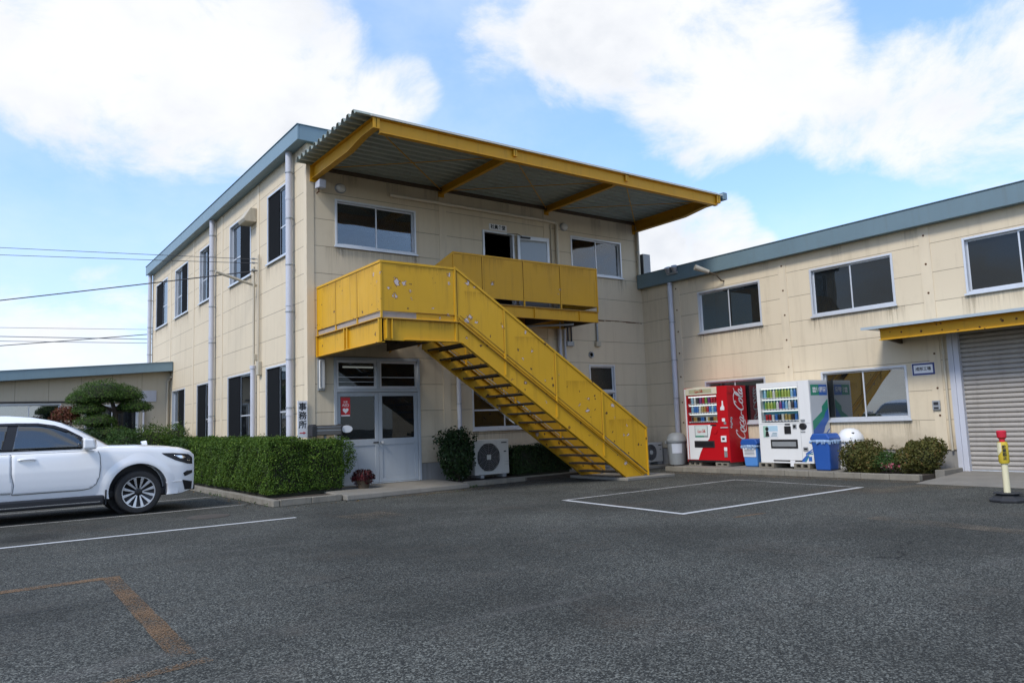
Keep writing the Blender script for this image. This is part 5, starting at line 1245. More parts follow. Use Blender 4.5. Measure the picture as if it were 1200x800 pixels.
# ================================================================ POWER CABLES
M_WIREF = mat('cable_grey', (.30, .31, .33), .7)
def cable(name, label, a, b, sag, r, grp='overhead cables on the left'):
    a, b = Vector(a), Vector(b); pts = []
    for i in range(25):
        s = i/24; p = a.lerp(b, s); p.z -= sag*4*s*(1-s); pts.append(p)
    tag(MB().tube(pts, r, 6).build(name, M_WIREF if a.y > 40 else M_WIRE, smooth=True, loc=a), label, 'cable', grp)
cable('power_cable', 'upper thin overhead cable running to the bracket on the left office wall', (-20.8, 22.3, 8.72), (0, 3.22, 5.62), .05, .007)
cable('power_cable', 'thin overhead cable just under the topmost one on the left office wall', (-20.8, 22.3, 8.25), (0, 3.22, 5.52), .05, .007)
cable('power_cable', 'thick black cable rising to the lowest hook of the left wall bracket', (-20.7, 22.3, 4.15), (0, 3.22, 5.34), .10, .014)
cable('power_cable', 'black cable ending at the far corner downpipe of the office', (-19, 31.4, 4.7), (-.02, 16.2, 5.26), .10, .016)
cable('power_cable', 'faint distant cable, highest of the three passing behind the office', (-40, 45, 8.0), (40, 45, 10.4), .2, .016)
cable('power_cable', 'distant cable, middle of the three passing behind the office', (-40, 45, 7.9), (40, 45, 9.2), .2, .028)
cable('power_cable', 'distant cable, lowest of the three passing behind the office', (-40, 45, 7.5), (40, 45, 9.0), .2, .022)

# ================================================================ WHITE SUV
def lerp_tab(tab, x):
    if x <= tab[0][0]: return tab[0][1]
    for (a, b), (c, d) in zip(tab[:-1], tab[1:]):
        if x <= c:
            s = (x-a)/(c-a); s = s*s*(3-2*s)*.5+s*.5; return b+(d-b)*s
    return tab[-1][1]
car = thing('parked_suv', (-4.72, .26, 0), 'white four wheel drive wagon parked in front of the clipped hedge', 'car', local=True)
HT = [(-2.40, 1.02), (-2.2, 1.10), (-1.5, 1.13), (.45, 1.135), (.85, 1.185), (1.4, 1.172), (1.85, 1.14), (2.10, 1.105), (2.25, 1.06), (2.34, .99)]
HW = [(-2.43, .78), (-2.34, .87), (-2.1, .915), (-1.39, .945), (-.6, .925), (.5, .925), (1.40, .945), (1.85, .93), (2.1, .912), (2.25, .868), (2.34, .80)]
HB = [(-2.43, .48), (-2.1, .40), (-1.8, .34), (1.8, .32), (2.05, .27), (2.34, .34)]
def bsec(x):
    wv, zt, zb = lerp_tab(HW, x), lerp_tab(HT, x), lerp_tab(HB, x)
    P_ = [(0, zb), (wv*.80, zb), (wv*.93, zb+.025), (wv*.955, zb+.09), (wv*.985, zb+(zt-zb)*.28), (wv*.997, zb+(zt-zb)*.44), (wv, zb+(zt-zb)*.60), (wv*.994, zb+(zt-zb)*.76), (wv*.984, zb+(zt-zb)*.88), (wv*.974, zb+(zt-zb)*.945), (wv*.948, zb+(zt-zb)*.985), (wv*.87, zt+.006), (wv*.55, zt+.022), (0, zt+.03)]
    return P_
def surf_y(x, z):
    s = bsec(x)
    for (a, b), (c, d) in zip(s[1:-1], s[2:]):
        if b <= z <= d and d > b: return a+(c-a)*(z-b)/(d-b)
    return s[6][0]
mb = MB(); xs_ = [-2.43+4.77*i/64 for i in range(65)]; rows = []
for x in xs_:
    s = bsec(x); row = [(x, -y, z) for y, z in s]+[(x, y, z) for y, z in s[-2:0:-1]]; rows.append(row)
NR = len(rows[0]); mb.add([p for r_ in rows for p in r_], [(i*NR+j, i*NR+(j+1) % NR, (i+1)*NR+(j+1) % NR, (i+1)*NR+j) for i in range(64) for j in range(NR)])
mb.add(rows[0], [tuple(range(NR))]); mb.add(rows[-1], [tuple(range(NR))])
body = mb.build('body', M_CAR, car)
# merge, cut the wheel arches, smooth
bm = bmesh.new(); bm.from_mesh(body.data); bmesh.ops.remove_doubles(bm, verts=bm.verts, dist=1e-5); bmesh.ops.recalc_face_normals(bm, faces=bm.faces); bm.to_mesh(body.data); bm.free()
cut = MB()
FXA, RXA, WR = 1.40, -1.39, .375
for ax in (FXA, RXA):
    for s in (-1, 1): cut.cyl((ax, s*.52, .40), (ax, s*1.2, .40), .475, n=48)
cutter = cut.build('cut', M_TRIM, car)
bo = body.modifiers.new('arch', 'BOOLEAN'); bo.object = cutter; bo.operation = 'DIFFERENCE'; bo.solver = 'EXACT'
bpy.context.view_layer.update(); dg = bpy.context.evaluated_depsgraph_get()
nm_ = bpy.data.meshes.new_from_object(body.evaluated_get(dg)); body.modifiers.clear(); body.data = nm_; bpy.data.objects.remove(cutter)
body.data.materials.clear(); body.data.materials.append(M_CAR)
body.data.shade_smooth(); body.data.set_sharp_from_angle(angle=R(32)); body.data.name = 'body'
# greenhouse: z levels (z, front x, rear x, half width)
GK = .91
zz_ = lambda z: 1.16+(z-1.16)*GK
GZ = [(zz_(a), b, c, d) for a, b, c, d in [(1.05, 1.06, -2.37, .868), (1.16, 1.03, -2.36, .874), (1.24, .93, -2.34, .864), (1.40, .70, -2.28, .838), (1.56, .45, -2.21, .81), (1.66, .26, -2.15, .775), (1.72, .08, -2.10, .735), (1.775, -.16, -2.02, .67), (1.81, -.46, -1.9, .56), (1.828, -.85, -1.65, .36)]]
def gz(z):
    for a, b in zip(GZ[:-1], GZ[1:]):
        if z <= b[0]: s = (z-a[0])/(b[0]-a[0]); return [a[i]+(b[i]-a[i])*s for i in (1, 2, 3)]
    return GZ[-1][1:]
def outline(z, n=64, e=7):
    xf, xr, hw = gz(z); xc, a = (xf+xr)/2, (xf-xr)/2; out = []
    for i in range(n):
        t_ = 2*math.pi*i/n; c_, s_ = math.cos(t_), math.sin(t_)
        out.append((xc+a*math.copysign(abs(c_)**(2/e), c_), hw*math.copysign(abs(s_)**(2/e), s_), z))
    return out
zl = [1.05, 1.10, 1.16, 1.2, 1.24, 1.32, 1.40, 1.48, 1.56, 1.61, 1.66, 1.695, 1.725, 1.75, 1.775, 1.795, 1.81, 1.82, 1.828]
zl = [zz_(z) for z in zl]
mb = MB(); rings = [outline(z) for z in zl]; n_ = 64
mb.add([p for r_ in rings for p in r_], [(i*n_+k, i*n_+(k+1) % n_, (i+1)*n_+(k+1) % n_, (i+1)*n_+k) for i in range(len(zl)-1) for k in range(n_)]+[tuple(range((len(zl)-1)*n_, len(zl)*n_))])
gh = mb.build('roof', M_CAR, car); gh.data.shade_smooth(); gh.data.set_sharp_from_angle(angle=R(40))
def g_side(x, z, e=7):
    xf, xr, hw = gz(z); xc, a = (xf+xr)/2, (xf-xr)/2; q = min(1, abs((x-xc)/a)); return hw*max(0, 1-q**e)**(1/e)
def surf_patch(poly, fn, eps, name, m, parent, sgn=-1, sub=.035, thick=.004):
    """polygon in (x, z) laid on a side surface y=fn(x,z), eps proud of it"""
    bm = bmesh.new(); vs = [bm.verts.new((p, q, 0)) for p, q in poly]; bm.faces.new(vs)
    x0, x1 = min(p for p, q in poly), max(p for p, q in poly); y0, y1 = min(q for p, q in poly), max(q for p, q in poly)
    for ax, lo, hi in ((0, x0, x1), (1, y0, y1)):
        v = lo+sub
        while v < hi:
            co_ = [0, 0, 0]; no_ = [0, 0, 0]; co_[ax] = v; no_[ax] = 1
            bmesh.ops.bisect_plane(bm, geom=bm.verts[:]+bm.edges[:]+bm.faces[:], plane_co=co_, plane_no=no_); v += sub
    for v in bm.verts: x, z = v.co.x, v.co.y; v.co = (x, sgn*(fn(x, z)+eps), z)
    bmesh.ops.recalc_face_normals(bm, faces=bm.faces)
    me = bpy.data.meshes.new(name); bm.to_mesh(me); bm.free(); me.materials.append(m); me.shade_smooth()
    o = bpy.data.objects.new(name, me); COL.objects.link(o); o.parent = parent; BASE[o] = Vector((0, 0, 0))
    s_ = o.modifiers.new('s', 'SOLIDIFY'); s_.thickness = thick; s_.offset = 0; return o
for sg in (-1, 1):
    SP = lambda poly, *a_, **k_: surf_patch([(p, zz_(q)) for p, q in poly], *a_, **k_)
    SP([(.76, 1.165), (.51, 1.40), (.29, 1.545), (.11, 1.62), (-.12, 1.665), (-.4, 1.672), (-1.9, 1.672), (-2.06, 1.60), (-2.14, 1.165)], g_side, .003, 'window_surround', M_TRIM, car, sg)
    for poly in ([(.64, 1.185), (.45, 1.39), (.25, 1.53), (.08, 1.60), (-.14, 1.642), (-.40, 1.648), (-.47, 1.185)], [(-.62, 1.185), (-.53, 1.648), (-1.30, 1.648), (-1.36, 1.185)], [(-1.44, 1.185), (-1.40, 1.648), (-1.88, 1.64), (-2.0, 1.59), (-2.07, 1.185)]):
        SP(poly, g_side, .007, 'side_window', M_GLASSC, car, sg)
    SP([(.34, 1.51), (.13, 1.612), (-.12, 1.664), (-.40, 1.672), (-1.30, 1.672), (-1.30, 1.63), (-.40, 1.63), (-.12, 1.622), (.11, 1.565), (.30, 1.48)], g_side, .022, 'rain_visor', M_TRIM, car, sg)
    # doors
    for poly in ([(.755, 1.118), (.785, 1.05), (.80, .85), (.78, .68), (.735, .56), (.65, .495), (.52, .475), (-.46, .47), (-.44, .62), (-.48, .80), (-.49, 1.118)], [(-.51, 1.118), (-.50, .80), (-.46, .62), (-.48, .49), (-.84, .50), (-1.0, .74), (-1.24, .90), (-1.40, 1.0), (-1.42, 1.118)]):
        d = surf_patch(poly, surf_y, .004, 'door', M_CAR, car, sg, thick=.006)
        xh = (min(p for p, q in poly) if poly[0][0] > 0 else min(p for p, q in poly)+.12)+.10
        pts = [(xh+.0, 1.02), (xh+.03, 1.03), (xh+.12, 1.035), (xh+.20, 1.032), (xh+.24, 1.02)]
        MB().tube([(p, sg*(surf_y(p, q)+(.035 if 0 < i < 4 else .006)), q) for i, (p, q) in enumerate(pts)], .019, 10).build('door_handle', M_CAR, d, smooth=True)
        sp = []
        sq = poly if poly[0][0] > 0 else poly[3:]
        for (p0, q0), (p1, q1) in zip(sq[:-1], sq[1:]):
            m_ = max(1, int(math.hypot(p1-p0, q1-q0)/.03)); sp += [(p0+(p1-p0)*i/m_, q0+(q1-q0)*i/m_) for i in range(m_)]
        sp.append(poly[-1])
        MB().tube([(p, sg*(surf_y(p, q)+.0065), q) for p, q in sp], .0042, 5).build('door_seam', M_TRIM, d)
        if poly[0][0] > 0: MB().tube([(p, sg*(surf_y(p, 1.118)+.002), 1.128) for p in [.70-.05*i for i in range(44)]], .008, 6).build('belt_moulding', M_CAR, d)
    # wheel arch flares
    for ax in (FXA, RXA):
        mb = MB(); NA = 36; vs = []
        for i in range(NA+1):
            a = R(-14+208*i/NA); ca, sa = math.cos(a), math.sin(a)
            for rr, e in ((.472, -.10), (.472, .014), (.486, .018), (.55, .011), (.66, -.006)):
                x, z = ax+rr*ca, .40+rr*sa; z = max(z, .30); vs.append((x, sg*(surf_y(x, min(max(z, .4), 1.0))+e), z))
        mb.add(vs, [(5*i+j, 5*(i+1)+j, 5*(i+1)+j+1, 5*i+j+1) for i in range(NA) for j in range(4)])
        mb.build('wheel_arch', M_CAR, car, smooth=True)
        mb = MB(); mb.cyl((ax, sg*.50, .40), (ax, sg*.53, .40), .46, n=40); mb.build('wheel_well', M_TRIM, car)
        # wheels
        wh = MB(); prof = [(.25, -.12), (.31, -.125), (.350, -.118), (.368, -.09), (.375, -.05), (.375, .05), (.368, .09), (.350, .118), (.31, .125), (.272, .118), (.262, .09)]
        yc = sg*.80
        wheel = MB().lathe([(r_, yc+h_*sg) for r_, h_ in prof], (ax, 0, WR), 48, 'y', cap=False).build('tyre', M_TYRE, car, smooth=True); wheel.name = 'wheel'
        mb = MB(); mb.lathe([(.0, yc+.02*sg), (.22, yc+.04*sg), (.258, yc+.075*sg), (.260, yc+.118*sg)], (ax, 0, WR), 48, 'y', cap=False); mb.build('rim_dish', M_RIMB, wheel, smooth=True)
        mb = MB(); mb.lathe([(.252, yc+.10*sg), (.254, yc+.121*sg), (.268, yc+.122*sg), (.270, yc+.10*sg)], (ax, 0, WR), 48, 'y', cap=False); mb.build('rim', M_RIM, wheel, smooth=True)
        for k in range(6):
            for q in (-1, 1):
                a0, a1 = 2*math.pi*k/6+q*.13, 2*math.pi*k/6+q*.27
                f_ = lambda a, r_, d_: (ax+r_*math.cos(a), yc+d_*sg, WR+r_*math.sin(a))
                w0, w1 = .10, .105
                mb = MB(); mb.add([f_(a0-w0*1.9, .062, .06), f_(a0+w0*1.9, .062, .06), f_(a1+w1, .257, .085), f_(a1-w1, .257, .085), f_(a0-w0*1.4, .062, .098), f_(a0+w0*1.4, .062, .098), f_(a1+w1, .257, .112), f_(a1-w1, .257, .112)], [(0,3,2,1),(4,5,6,7),(0,1,5,4),(1,2,6,5),(2,3,7,6),(3,0,4,7)])
                mb.build('spoke', M_RIM, wheel, bevel=.004)
        mb = MB(); mb.lathe([(0, yc+.107*sg), (.03, yc+.106*sg), (.036, yc+.095*sg), (.066, yc+.09*sg), (.07, yc+.05*sg)], (ax, 0, WR), 24, 'y', cap=False); mb.build('hub_cap', M_RIMB, wheel, smooth=True)
    # headlight, fog recess, side step, mirrors
    surf_patch([(1.76, 1.035), (1.80, 1.0), (2.0, .895), (2.20, .825), (2.30, .815), (2.30, .93), (2.22, .995), (1.98, 1.025)], surf_y, .006, 'headlight', M_TRIM, car, sg, .02)
    hl = [c_ for c_ in bpy.data.objects if c_.parent == car and c_.name.startswith('headlight')][-1]
    surf_patch([(1.97, .985), (2.06, .93), (2.13, .91), (2.17, .945), (2.10, .98)], surf_y, .011, 'lamp_lens', M_CHROME, hl, sg, .02); surf_patch([(2.20, .885), (2.27, .875), (2.27, .90), (2.20, .935)], surf_y, .011, 'lamp_lens', M_GLASSV, hl, sg, .02)
    surf_patch([(2.13, .66), (2.20, .70), (2.30, .70), (2.30, .655), (2.22, .62), (2.16, .60)], surf_y, .006, 'fog_recess', M_TRIM, car, sg, .02)
    surf_patch([(2.12, .54), (2.30, .50), (2.30, .36), (2.17, .36)], surf_y, .006, 'bumper_vent', M_TRIM, car, sg, .02)
    surf_patch([(1.84, .515), (2.12, .525), (2.12, .515), (1.84, .50)], surf_y, .008, 'bumper_crease', M_CAR, car, sg, .02)
    mb = MB(); mb.box(-.95, sg*.66, .215, .86, sg*.965, .375); mb.build('side_step', M_TRIM, car, bevel=.03, seg=3)
    mb = MB(); mb.box(-.88, sg*.9655, .262, .80, sg*.970, .278); mb.build('step_strip', M_CHROME, car)
    mb = MB(); mb.box(.875, sg*.70, .20, .90, sg*.93, .46); mb.build('mud_flap', M_RUBBER, car, bevel=.01)
    mb = MB(); mb.add([(.74,sg*.97,1.15),(.50,sg*.96,1.15),(.50,sg*1.19,1.16),(.70,sg*1.17,1.16),(.72,sg*.97,1.335),(.50,sg*.97,1.36),(.50,sg*1.19,1.345),(.66,sg*1.17,1.33)], [(0,3,2,1),(4,5,6,7),(0,1,5,4),(1,2,6,5),(2,3,7,6),(3,0,4,7)])
    mi_ = mb.build('door_mirror', M_CAR, car, bevel=.035, seg=4)
    mb = MB(); mb.box(.53, sg*.83, 1.17, .62, sg*1.0, 1.21); mb.build('mirror_arm', M_TRIM, mi_, bevel=.01); mb = MB(); mb.box(.494, sg*1.0, 1.18, .499, sg*1.17, 1.32); mb.build('mirror_glass', M_CHROME, mi_)
    surf_patch([(-2.30, 1.04), (-2.30, .80), (-2.36, .80), (-2.38, 1.04)], surf_y, .006, 'tail_light', M_LAMPR, car, sg, .03)
mb = MB(); mb.lathe([(0, 0), (.03, 0), (.018, .02), (.016, .08)], (1.72, .62, 1.10), 14); mb.cyl((1.70, .62, 1.19), (1.79, .62, 1.21), .058, .05, 20); fm = mb.build('fender_mirror', M_CAR, car, smooth=True)
MB().cyl((1.692, .62, 1.188), (1.699, .62, 1.19), .052, n=20).build('mirror_glass', M_CHROME, fm)
# windscreen and rear glass follow the greenhouse ends
def end_patch(front, ys, zs_, name, m, eps):
    vs = []; e = 7
    for z in zs_:
        xf, xr, hw = gz(z); xc, a = (xf+xr)/2, (xf-xr)/2
        for y in ys: q = min(.999, abs(y)*hw/hw); xx = a*max(0, 1-q**e)**(1/e); vs.append((xc+(xx+eps if front else -xx-eps), y*hw, z+eps*.5))
    n1 = len(ys); mb = MB(); mb.add(vs, [(i*n1+j, i*n1+j+1, (i+1)*n1+j+1, (i+1)*n1+j) for i in range(len(zs_)-1) for j in range(n1-1)]); return mb.build(name, m, car, smooth=True, fixn=False)
end_patch(True, [-.80+.0667*i for i in range(25)], [zz_(1.225+.04*i) for i in range(12)], 'windscreen', M_GLASSC, .006)
end_patch(False, [-.80+.0667*i for i in range(25)], [zz_(1.26+.04*i) for i in range(10)], 'rear_window', M_GLASSC, .006)
# front and rear details
mb = MB(); mb.box(2.33, -.52, .60, 2.365, .52, .84); g_ = mb.build('grille', M_TRIM, car, bevel=.02)
mb = MB()
for k in range(6): mb.box(2.36, -.42+.16*k, .62, 2.378, -.38+.16*k, .82)
mb.build('grille_bar', M_CHROME, g_, bevel=.004)
MB().box(2.33, -.75, .34, 2.37, .75, .44).build('lower_grille', M_TRIM, car, bevel=.02)
MB().box(2.372, -.165, .46, 2.38, .165, .625).build('number_plate', M_SIGN, car, bevel=.003)
MB().box(-2.50, -.80, .46, -2.40, .80, .68).build('rear_bumper', M_CAR, car, bevel=.04, seg=3)
MB().box(-2.445, -.165, .80, -2.436, .165, .96).build('number_plate', M_SIGN, car, bevel=.003)
MB().box(-2.1, -.70, .28, 2.0, .70, .42).build('underbody', M_TRIM, car, bevel=.03)

# ================================================================ PLANTS
def leaf_mesh(name, C, Nn, size, m, parent=None, loc=None, aspect=.5, jit=.9, fold=.25):
    """one rhombic leaf per centre, turned towards its normal with jitter"""
    k = len(C); C = np.asarray(C); Nn = np.asarray(Nn)+rng.normal(0, jit, (k, 3)); Nn /= np.linalg.norm(Nn, axis=1)[:, None]+1e-9
    a = np.cross(Nn, rng.normal(0, 1, (k, 3))); a /= np.linalg.norm(a, axis=1)[:, None]+1e-9; b = np.cross(Nn, a)
    s = (np.asarray(size)*rng.uniform(.6, 1.35, k))[:, None]
    V = np.stack([C-a*s*.5, C+b*s*aspect*.5+Nn*s*fold*.3, C+a*s*.5, C-b*s*aspect*.5+Nn*s*fold*.3], 1).reshape(-1, 3)
    base = BASE.get(parent, Vector((0, 0, 0))) if parent is not None else Vector(loc or (0, 0, 0))
    V = V-np.array(base)
    me = bpy.data.meshes.new(name); me.vertices.add(4*k); me.loops.add(4*k); me.polygons.add(k)
    me.vertices.foreach_set('co', V.ravel()); me.loops.foreach_set('vertex_index', np.arange(4*k, dtype=np.int32))
    me.polygons.foreach_set('loop_start', np.arange(0, 4*k, 4, dtype=np.int32)); me.polygons.foreach_set('loop_total', np.full(k, 4, dtype=np.int32))
    me.update(); me.validate(); me.materials.append(m)
    o = bpy.data.objects.new(name, me); COL.objects.link(o)
    if parent is not None: o.parent = parent; BASE[o] = base
    else: o.location = base
    return o
def lump(P_, f=3.1): return np.sin(P_[:, 0]*f+1.3)*np.sin(P_[:, 1]*f*1.13+.7)*np.sin(P_[:, 2]*f*1.27+2.1)+.5*np.sin(P_[:, 0]*f*2.3+P_[:, 1]*f*1.9+P_[:, 2]*f*2.1)
def box_shell(x0, x1, y0, y1, z0, z1, faces, dens, depth=.10):
    Cs, Ns = [], []
    spec = {'-x': (0, x0, -1), '+x': (0, x1, 1), '-y': (1, y0, -1), '+y': (1, y1, 1), '+z': (2, z1, 1)}
    lo, hi = np.array([x0, y0, z0]), np.array([x1, y1, z1])
    for f in faces:
        ax, v, s = spec[f]; ar = np.prod([hi[i]-lo[i] for i in range(3) if i != ax]); k = int(ar*dens)
        P_ = rng.uniform(lo, hi, (k, 3)); P_[:, ax] = v
        off = .045*lump(P_)+.03*lump(P_, 8.)-rng.uniform(0, 1, k)**2*depth+(rng.uniform(0, 1, k) > .985)*.06
        P_[:, ax] += s*off
        Nv = np.zeros((k, 3)); Nv[:, ax] = s; Nv[:, 2] += .35
        Cs.append(P_); Ns.append(Nv)
    C = np.concatenate(Cs); N_ = np.concatenate(Ns)
    # round the long edges a little
    ctr = (lo+hi)/2; half = (hi-lo)/2; q = np.clip((np.abs(C-ctr)-half+.16)/.16, 0, 1.3); cnt = (q > .35).sum(1)
    C = np.where((cnt >= 2)[:, None], C-np.sign(C-ctr)*q*.05, C)
    return C, N_
hg = thing('box_hedge', (-.6, 2, 0), 'long clipped box hedge along the left office wall in a kerbed bed', 'hedge')
C1, N1 = box_shell(-1.13, -.28, -.84, 4.0, .10, 1.20, ['-x', '+z', '-y'], 4600, .14)
C2, N2 = box_shell(-1.13, -.28, 4.0, 10.3, .10, 1.22, ['-x', '+z'], 1900)
C3, N3 = box_shell(-.40, .50, -.84, -.30, .12, 1.17, ['-y', '+z'], 3800)
k = 2600; th = rng.uniform(0, 2*math.pi, k); ph = rng.uniform(-1, 1, k); rr = rng.uniform(.55, 1.05, k)   # ragged end by the door
C4 = np.stack([.48+rr*.30*np.cos(th)*np.sqrt(1-ph**2), -.60+rr*.30*np.sin(th)*np.sqrt(1-ph**2), .80+rr*.40*ph], 1); N4 = C4-np.array([.48, -.6, .8])
leaf_mesh('foliage', np.concatenate([C1, C3, C4]), np.concatenate([N1, N3, N4]), .040, L_HEDGE, hg)
leaf_mesh('foliage', C2, N2, .055, L_HEDGE, hg)
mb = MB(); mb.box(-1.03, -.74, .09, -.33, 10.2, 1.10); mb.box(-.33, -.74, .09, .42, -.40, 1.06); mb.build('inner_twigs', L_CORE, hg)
def ellip(c, r, k, upper=True, thick=.35):
    v = rng.normal(0, 1, (k, 3)); v /= np.linalg.norm(v, axis=1)[:, None]
    if upper: v[:, 2] = np.where(rng.uniform(0, 1, k) < .72, np.abs(v[:, 2]), v[:, 2]*.6)
    rad = 1-rng.uniform(0, 1, k)**2*thick
    P_ = v*rad[:, None]; P_ *= (1+.10*lump(v*2.3+np.array(c), 2.6)+.05*lump(v*3+np.array(c), 6.))[:, None]
    return np.array(c)+P_*np.array(r), v
def shrub(name, c, r, k, size, m, label, cat='shrub', group=None, stems=6, core=.72, jit=.9, z0=.08, upper=True, aspect=.5, lobes=(), shoots=10):
    t = thing(name, (c[0], c[1], z0), label, cat, group)
    C, N_ = ellip(c, r, k, upper, .5)
    for (lc, lr) in lobes:
        C_, M_ = ellip(lc, lr, int(k*.6), upper, .5); C = np.concatenate([C, C_]); N_ = np.concatenate([N_, M_])
    for _ in range(shoots):   # stray shoots that missed the shears
        v = np.array([random.gauss(0, .6), random.gauss(0, .6), abs(random.gauss(.6, .4))]); v /= np.linalg.norm(v); q = int(random.uniform(5, 11))
        tt = np.linspace(.92, random.uniform(1.12, 1.34), q)[:, None]; C = np.concatenate([C, np.array(c)+v*tt*np.array(r)+rng.normal(0, .012, (q, 3))]); N_ = np.concatenate([N_, rng.normal(0, 1, (q, 3))])
    C[:, 2] = np.maximum(C[:, 2], z0+.03)
    leaf_mesh('foliage', C, N_, size, m, t, jit=jit, aspect=aspect)
    if core:
        mb = MB(); prof = [(0, -1)]+[(math.cos(R(a)), math.sin(R(a))) for a in range(-80, 90, 16)]+[(0, 1)]
        vs = MB().lathe([(max(0, p)*core, q*core) for p, q in prof], (0, 0, 0), 20)
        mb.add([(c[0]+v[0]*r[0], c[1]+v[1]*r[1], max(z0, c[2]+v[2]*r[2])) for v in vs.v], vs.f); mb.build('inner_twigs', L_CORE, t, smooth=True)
    mb = MB()
    for i in range(stems):
        a = 2*math.pi*i/stems+.3; mb.tube([(c[0]+.04*math.cos(a), c[1]+.04*math.sin(a), z0), (c[0]+r[0]*.45*math.cos(a), c[1]+r[1]*.45*math.sin(a), c[2])], [.014, .008], 5)
    mb.build('stem', M_BARK, t); return t
# clipped pine behind the car
t = thing('garden_pine', (-2.5, 8.0, 0), 'cloud pruned pine with one wide pad on top behind the white car', 'tree')
MB().tube([(-2.45, 8.0, .05), (-2.38, 8.0, .6), (-2.52, 8.0, 1.1), (-2.40, 8.0, 1.6), (-2.46, 8.0, 2.1), (-2.6, 8.0, 2.5)], [.11, .10, .09, .08, .06, .04], 10).build('trunk', M_BARK, t, smooth=True)
mb = MB()
for b_ in ([(-2.45, 8, 2.0), (-2.15, 7.95, 2.1), (-1.95, 7.9, 2.15)], [(-2.42, 8, 1.5), (-2.8, 7.9, 1.65), (-3.1, 7.85, 1.7)], [(-2.45, 8, 2.05), (-2.85, 8, 2.25), (-3.2, 8, 2.35)], [(-2.46, 8, 2.1), (-2.2, 8, 2.35), (-2.0, 8, 2.5)], [(-2.42, 8, 1.3), (-2.7, 7.8, 1.25), (-3.0, 7.7, 1.2)]): mb.tube(b_, [.05, .035, .02], 7)
mb.build('limb', M_BARK, t, smooth=True)
for c, r, k in (((-2.78, 8.0, 2.42), (.72, .65, .50), 7000), ((-2.28, 8.0, 2.40), (.56, .55, .40), 4500), ((-3.25, 7.95, 2.32), (.42, .42, .30), 2600), ((-1.98, 7.8, 2.10), (.44, .38, .27), 3000), ((-3.10, 7.85, 2.05), (.42, .40, .27), 2600), ((-2.95, 7.7, 1.72), (.52, .45, .29), 3200), ((-2.66, 7.6, 1.42), (.55, .45, .27), 2800), ((-3.2, 7.7, 1.32), (.45, .45, .27), 2200)):
    C, N_ = ellip(c, r, k, True, .3); low = C[:, 2] < c[2]; C[low, 2] = c[2]-(c[2]-C[low, 2])*.55
    o_ = leaf_mesh('crown', C, N_*.8+np.array([0, 0, .5]), .055, L_PINE, t, aspect=.26, jit=.6)
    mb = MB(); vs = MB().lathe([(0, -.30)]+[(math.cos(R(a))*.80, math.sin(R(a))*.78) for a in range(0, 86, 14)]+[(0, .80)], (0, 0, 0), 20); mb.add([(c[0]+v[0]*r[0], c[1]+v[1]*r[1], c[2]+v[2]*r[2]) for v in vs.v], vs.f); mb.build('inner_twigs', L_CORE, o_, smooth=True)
shrub('round_bush', (-2.42, 6.6, .85), (.58, .55, .70), 7000, .055, L_BUSH, 'bright leafy rounded bush below the pine, nearest the car bonnet', 'shrub', 'rounded bushes below the pine')
shrub('round_bush', (-1.62, 7.6, .95), (.62, .55, .72), 6500, .045, L_HEDGE, 'clipped rounded bush in the middle between the pine and the wall', 'shrub', 'rounded bushes below the pine')
shrub('round_bush', (-.62, 9.4, 1.0), (.52, .55, .70), 5200, .045, L_HEDGE, 'clipped rounded bush against the left office wall below the far window', 'shrub', 'rounded bushes below the pine')
shrub('round_bush', (-3.35, 6.9, .9), (.62, .55, .68), 5000, .06, L_DARK, 'dark broad leaved bush under the left pads of the pine', 'shrub', 'rounded bushes below the pine')
shrub('round_bush', (-1.30, 5.6, .55), (.40, .50, .72), 3000, .055, L_BUSH, 'light green bush showing over the car bonnet by the hedge', 'shrub', 'rounded bushes below the pine')
shrub('red_maple', (-3.62, 8.2, 1.85), (.36, .36, .36), 1300, .075, L_RED, 'small red leaved maple above the roof of the white car', 'tree', stems=3, core=0)
# front of the office
t = shrub('leafy_shrub', (3.24, -.62, .66), (.42, .36, .56), 2600, .080, L_DARK, 'dark glossy shrub between the entrance door and the large air conditioner', 'shrub', stems=9, core=.6, upper=False)
C, N_ = ellip((3.20, -.62, .95), (.56, .42, .36), 420, True, .5); leaf_mesh('outer_foliage', C, N_, .085, L_DARK, t)
hb = thing('low_hedge', (5.7, -.4, 0), 'low dark hedge in the shade behind the staircase flight', 'hedge')
C, N_ = box_shell(4.86, 6.62, -.74, -.12, .09, .80, ['-x', '+x', '-y', '+z'], 2600); leaf_mesh('foliage', C, N_, .050, L_DARK, hb)
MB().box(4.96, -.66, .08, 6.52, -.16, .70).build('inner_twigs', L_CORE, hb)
shrub('azalea_bush', (9.24, -6.72, .38), (.38, .34, .34), 4600, .048, L_AZ, 'brownish clipped azalea beside the blue bin in front of the workshop window', 'shrub', 'azaleas by the workshop wall', upper=False, shoots=16, lobes=(((9.18, -7.02, .33), (.34, .30, .28)), ((9.45, -6.85, .45), (.28, .34, .30))))
shrub('azalea_bush', (9.40, -8.02, .40), (.32, .30, .33), 4200, .048, L_AZ, 'taller ragged azalea at the shutter end of the workshop bed', 'shrub', 'azaleas by the workshop wall', upper=False, shoots=22, lobes=(((9.30, -7.74, .33), (.30, .30, .26)), ((9.55, -8.10, .56), (.24, .26, .22)), ((9.5, -7.75, .52), (.18, .16, .20))))
t = shrub('flower_clump', (9.22, -7.36, .26), (.32, .36, .24), 2000, .045, L_BUSH, 'low clump with pink flowers between the two azaleas', 'plant', stems=4, core=0)
C, N_ = ellip((9.14, -7.48, .23), (.18, .26, .08), 130, True, .3); leaf_mesh('flower', C, N_, .055, L_PINK, t, aspect=.9)
t = thing('bare_twigs', (9.5, -7.4, .09), 'thin bare brown twigs between the azaleas against the workshop wall', 'plant')
mb = MB()
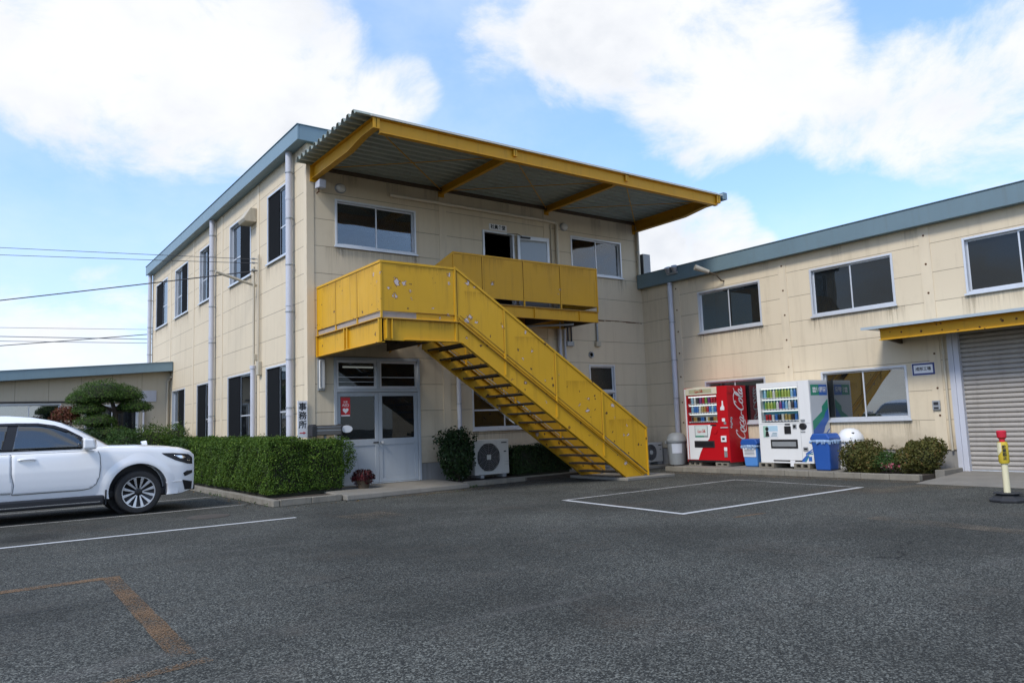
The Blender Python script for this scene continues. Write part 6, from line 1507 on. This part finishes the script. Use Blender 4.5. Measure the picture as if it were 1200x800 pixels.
for i in range(26):
    y = -7.15-.55*random.random(); x = 9.45+.25*random.random(); h_ = .25+.32*random.random(); dx, dy = random.uniform(-.12, .12), random.uniform(-.16, .16)
    mb.tube([(x, y, .08), (x+dx*.4, y+dy*.4, .08+h_*.55), (x+dx, y+dy, .08+h_)], [.006, .004, .002], 4)
mb.build('twig', M_BARK, t)
C, N_ = ellip((9.52, -7.42, .42), (.16, .32, .22), 160, True, .9); leaf_mesh('foliage', C, N_, .035, L_AZ, t)
# wine red plant in a pot by the step
t = thing('potted_plant', (.90, -.72, .118), 'dark wine red trailing plant in a pot beside the door step', 'potted plant')
MB().lathe([(0, 0), (.11, 0), (.15, .17), (.16, .17), (.16, .20), (.13, .20), (.0, .18)], (.90, -.72, .118), 20).build('pot', M_TREAD, t, smooth=True)
C, N_ = ellip((.90, -.72, .30), (.24, .22, .20), 900, True, .6); leaf_mesh('foliage', C, N_, .085, L_WINE, t, aspect=.3, jit=.7)
mb = MB()
for i in range(16):
    a = 2*math.pi*i/16; r_ = .20+.06*random.random(); mb.tube([(.90, -.72, .30), (.90+r_*.6*math.cos(a), -.72+r_*.6*math.sin(a), .50), (.90+r_*math.cos(a), -.72+r_*math.sin(a), .36)], [.006, .005, .003], 4)
mb.build('stem', M_WIRE, t)
MB().tube([(.84, -.66, .12), (.82, -.64, .72)], .010, 6).build('stake', M_GALV, t)
# weeds along kerb joints
for nm_, pts, lb in (('kerb_weeds', [(3.0+.035*i+random.uniform(-.02, .02), -1.52+.0*i) for i in range(6)]+[(-1.35+random.uniform(0, .06), -1.5+.9*random.random()*8) for i in range(40)], 'small weeds growing from the joint between kerb and asphalt by the hedge'),):
    Cw = np.array([(x+random.uniform(-.03, .03), y+random.uniform(-.03, .03), random.uniform(.005, .05)) for x, y in pts for _ in range(7)])
    tag(leaf_mesh(nm_, Cw, np.tile([0, 0, 1.], (len(Cw), 1)), .035, L_BUSH, loc=(-1.3, 0, 0)), lb, 'weeds', kind='stuff')

# dry leaves blown against the kerbs
k = 260; a_ = rng.uniform(0, 1, k); wch = rng.uniform(0, 1, k)
X_ = np.where(wch < .45, -1.40-np.abs(rng.normal(0, .16, k)), np.where(wch < .75, -1.2+4.4*a_, 8.5-np.abs(rng.normal(0, .14, k))))
Y_ = np.where(wch < .45, -1.7+8*a_, np.where(wch < .75, -1.95-np.abs(rng.normal(0, .14, k)), -2-6.3*a_))
L_DRY = make_leaf('dry_leaf', (.10, .065, .03), (.19, .12, .05), (.06, .09, .03), .1)
tag(leaf_mesh('fallen_leaves', np.stack([X_, Y_, rng.uniform(.006, .014, k)], 1), np.tile([0, 0, 1.], (k, 1)), .045, L_DRY, loc=(0, -1.5, 0), jit=.25), 'dry fallen leaves lying along the foot of the kerbs', 'leaves', kind='stuff')
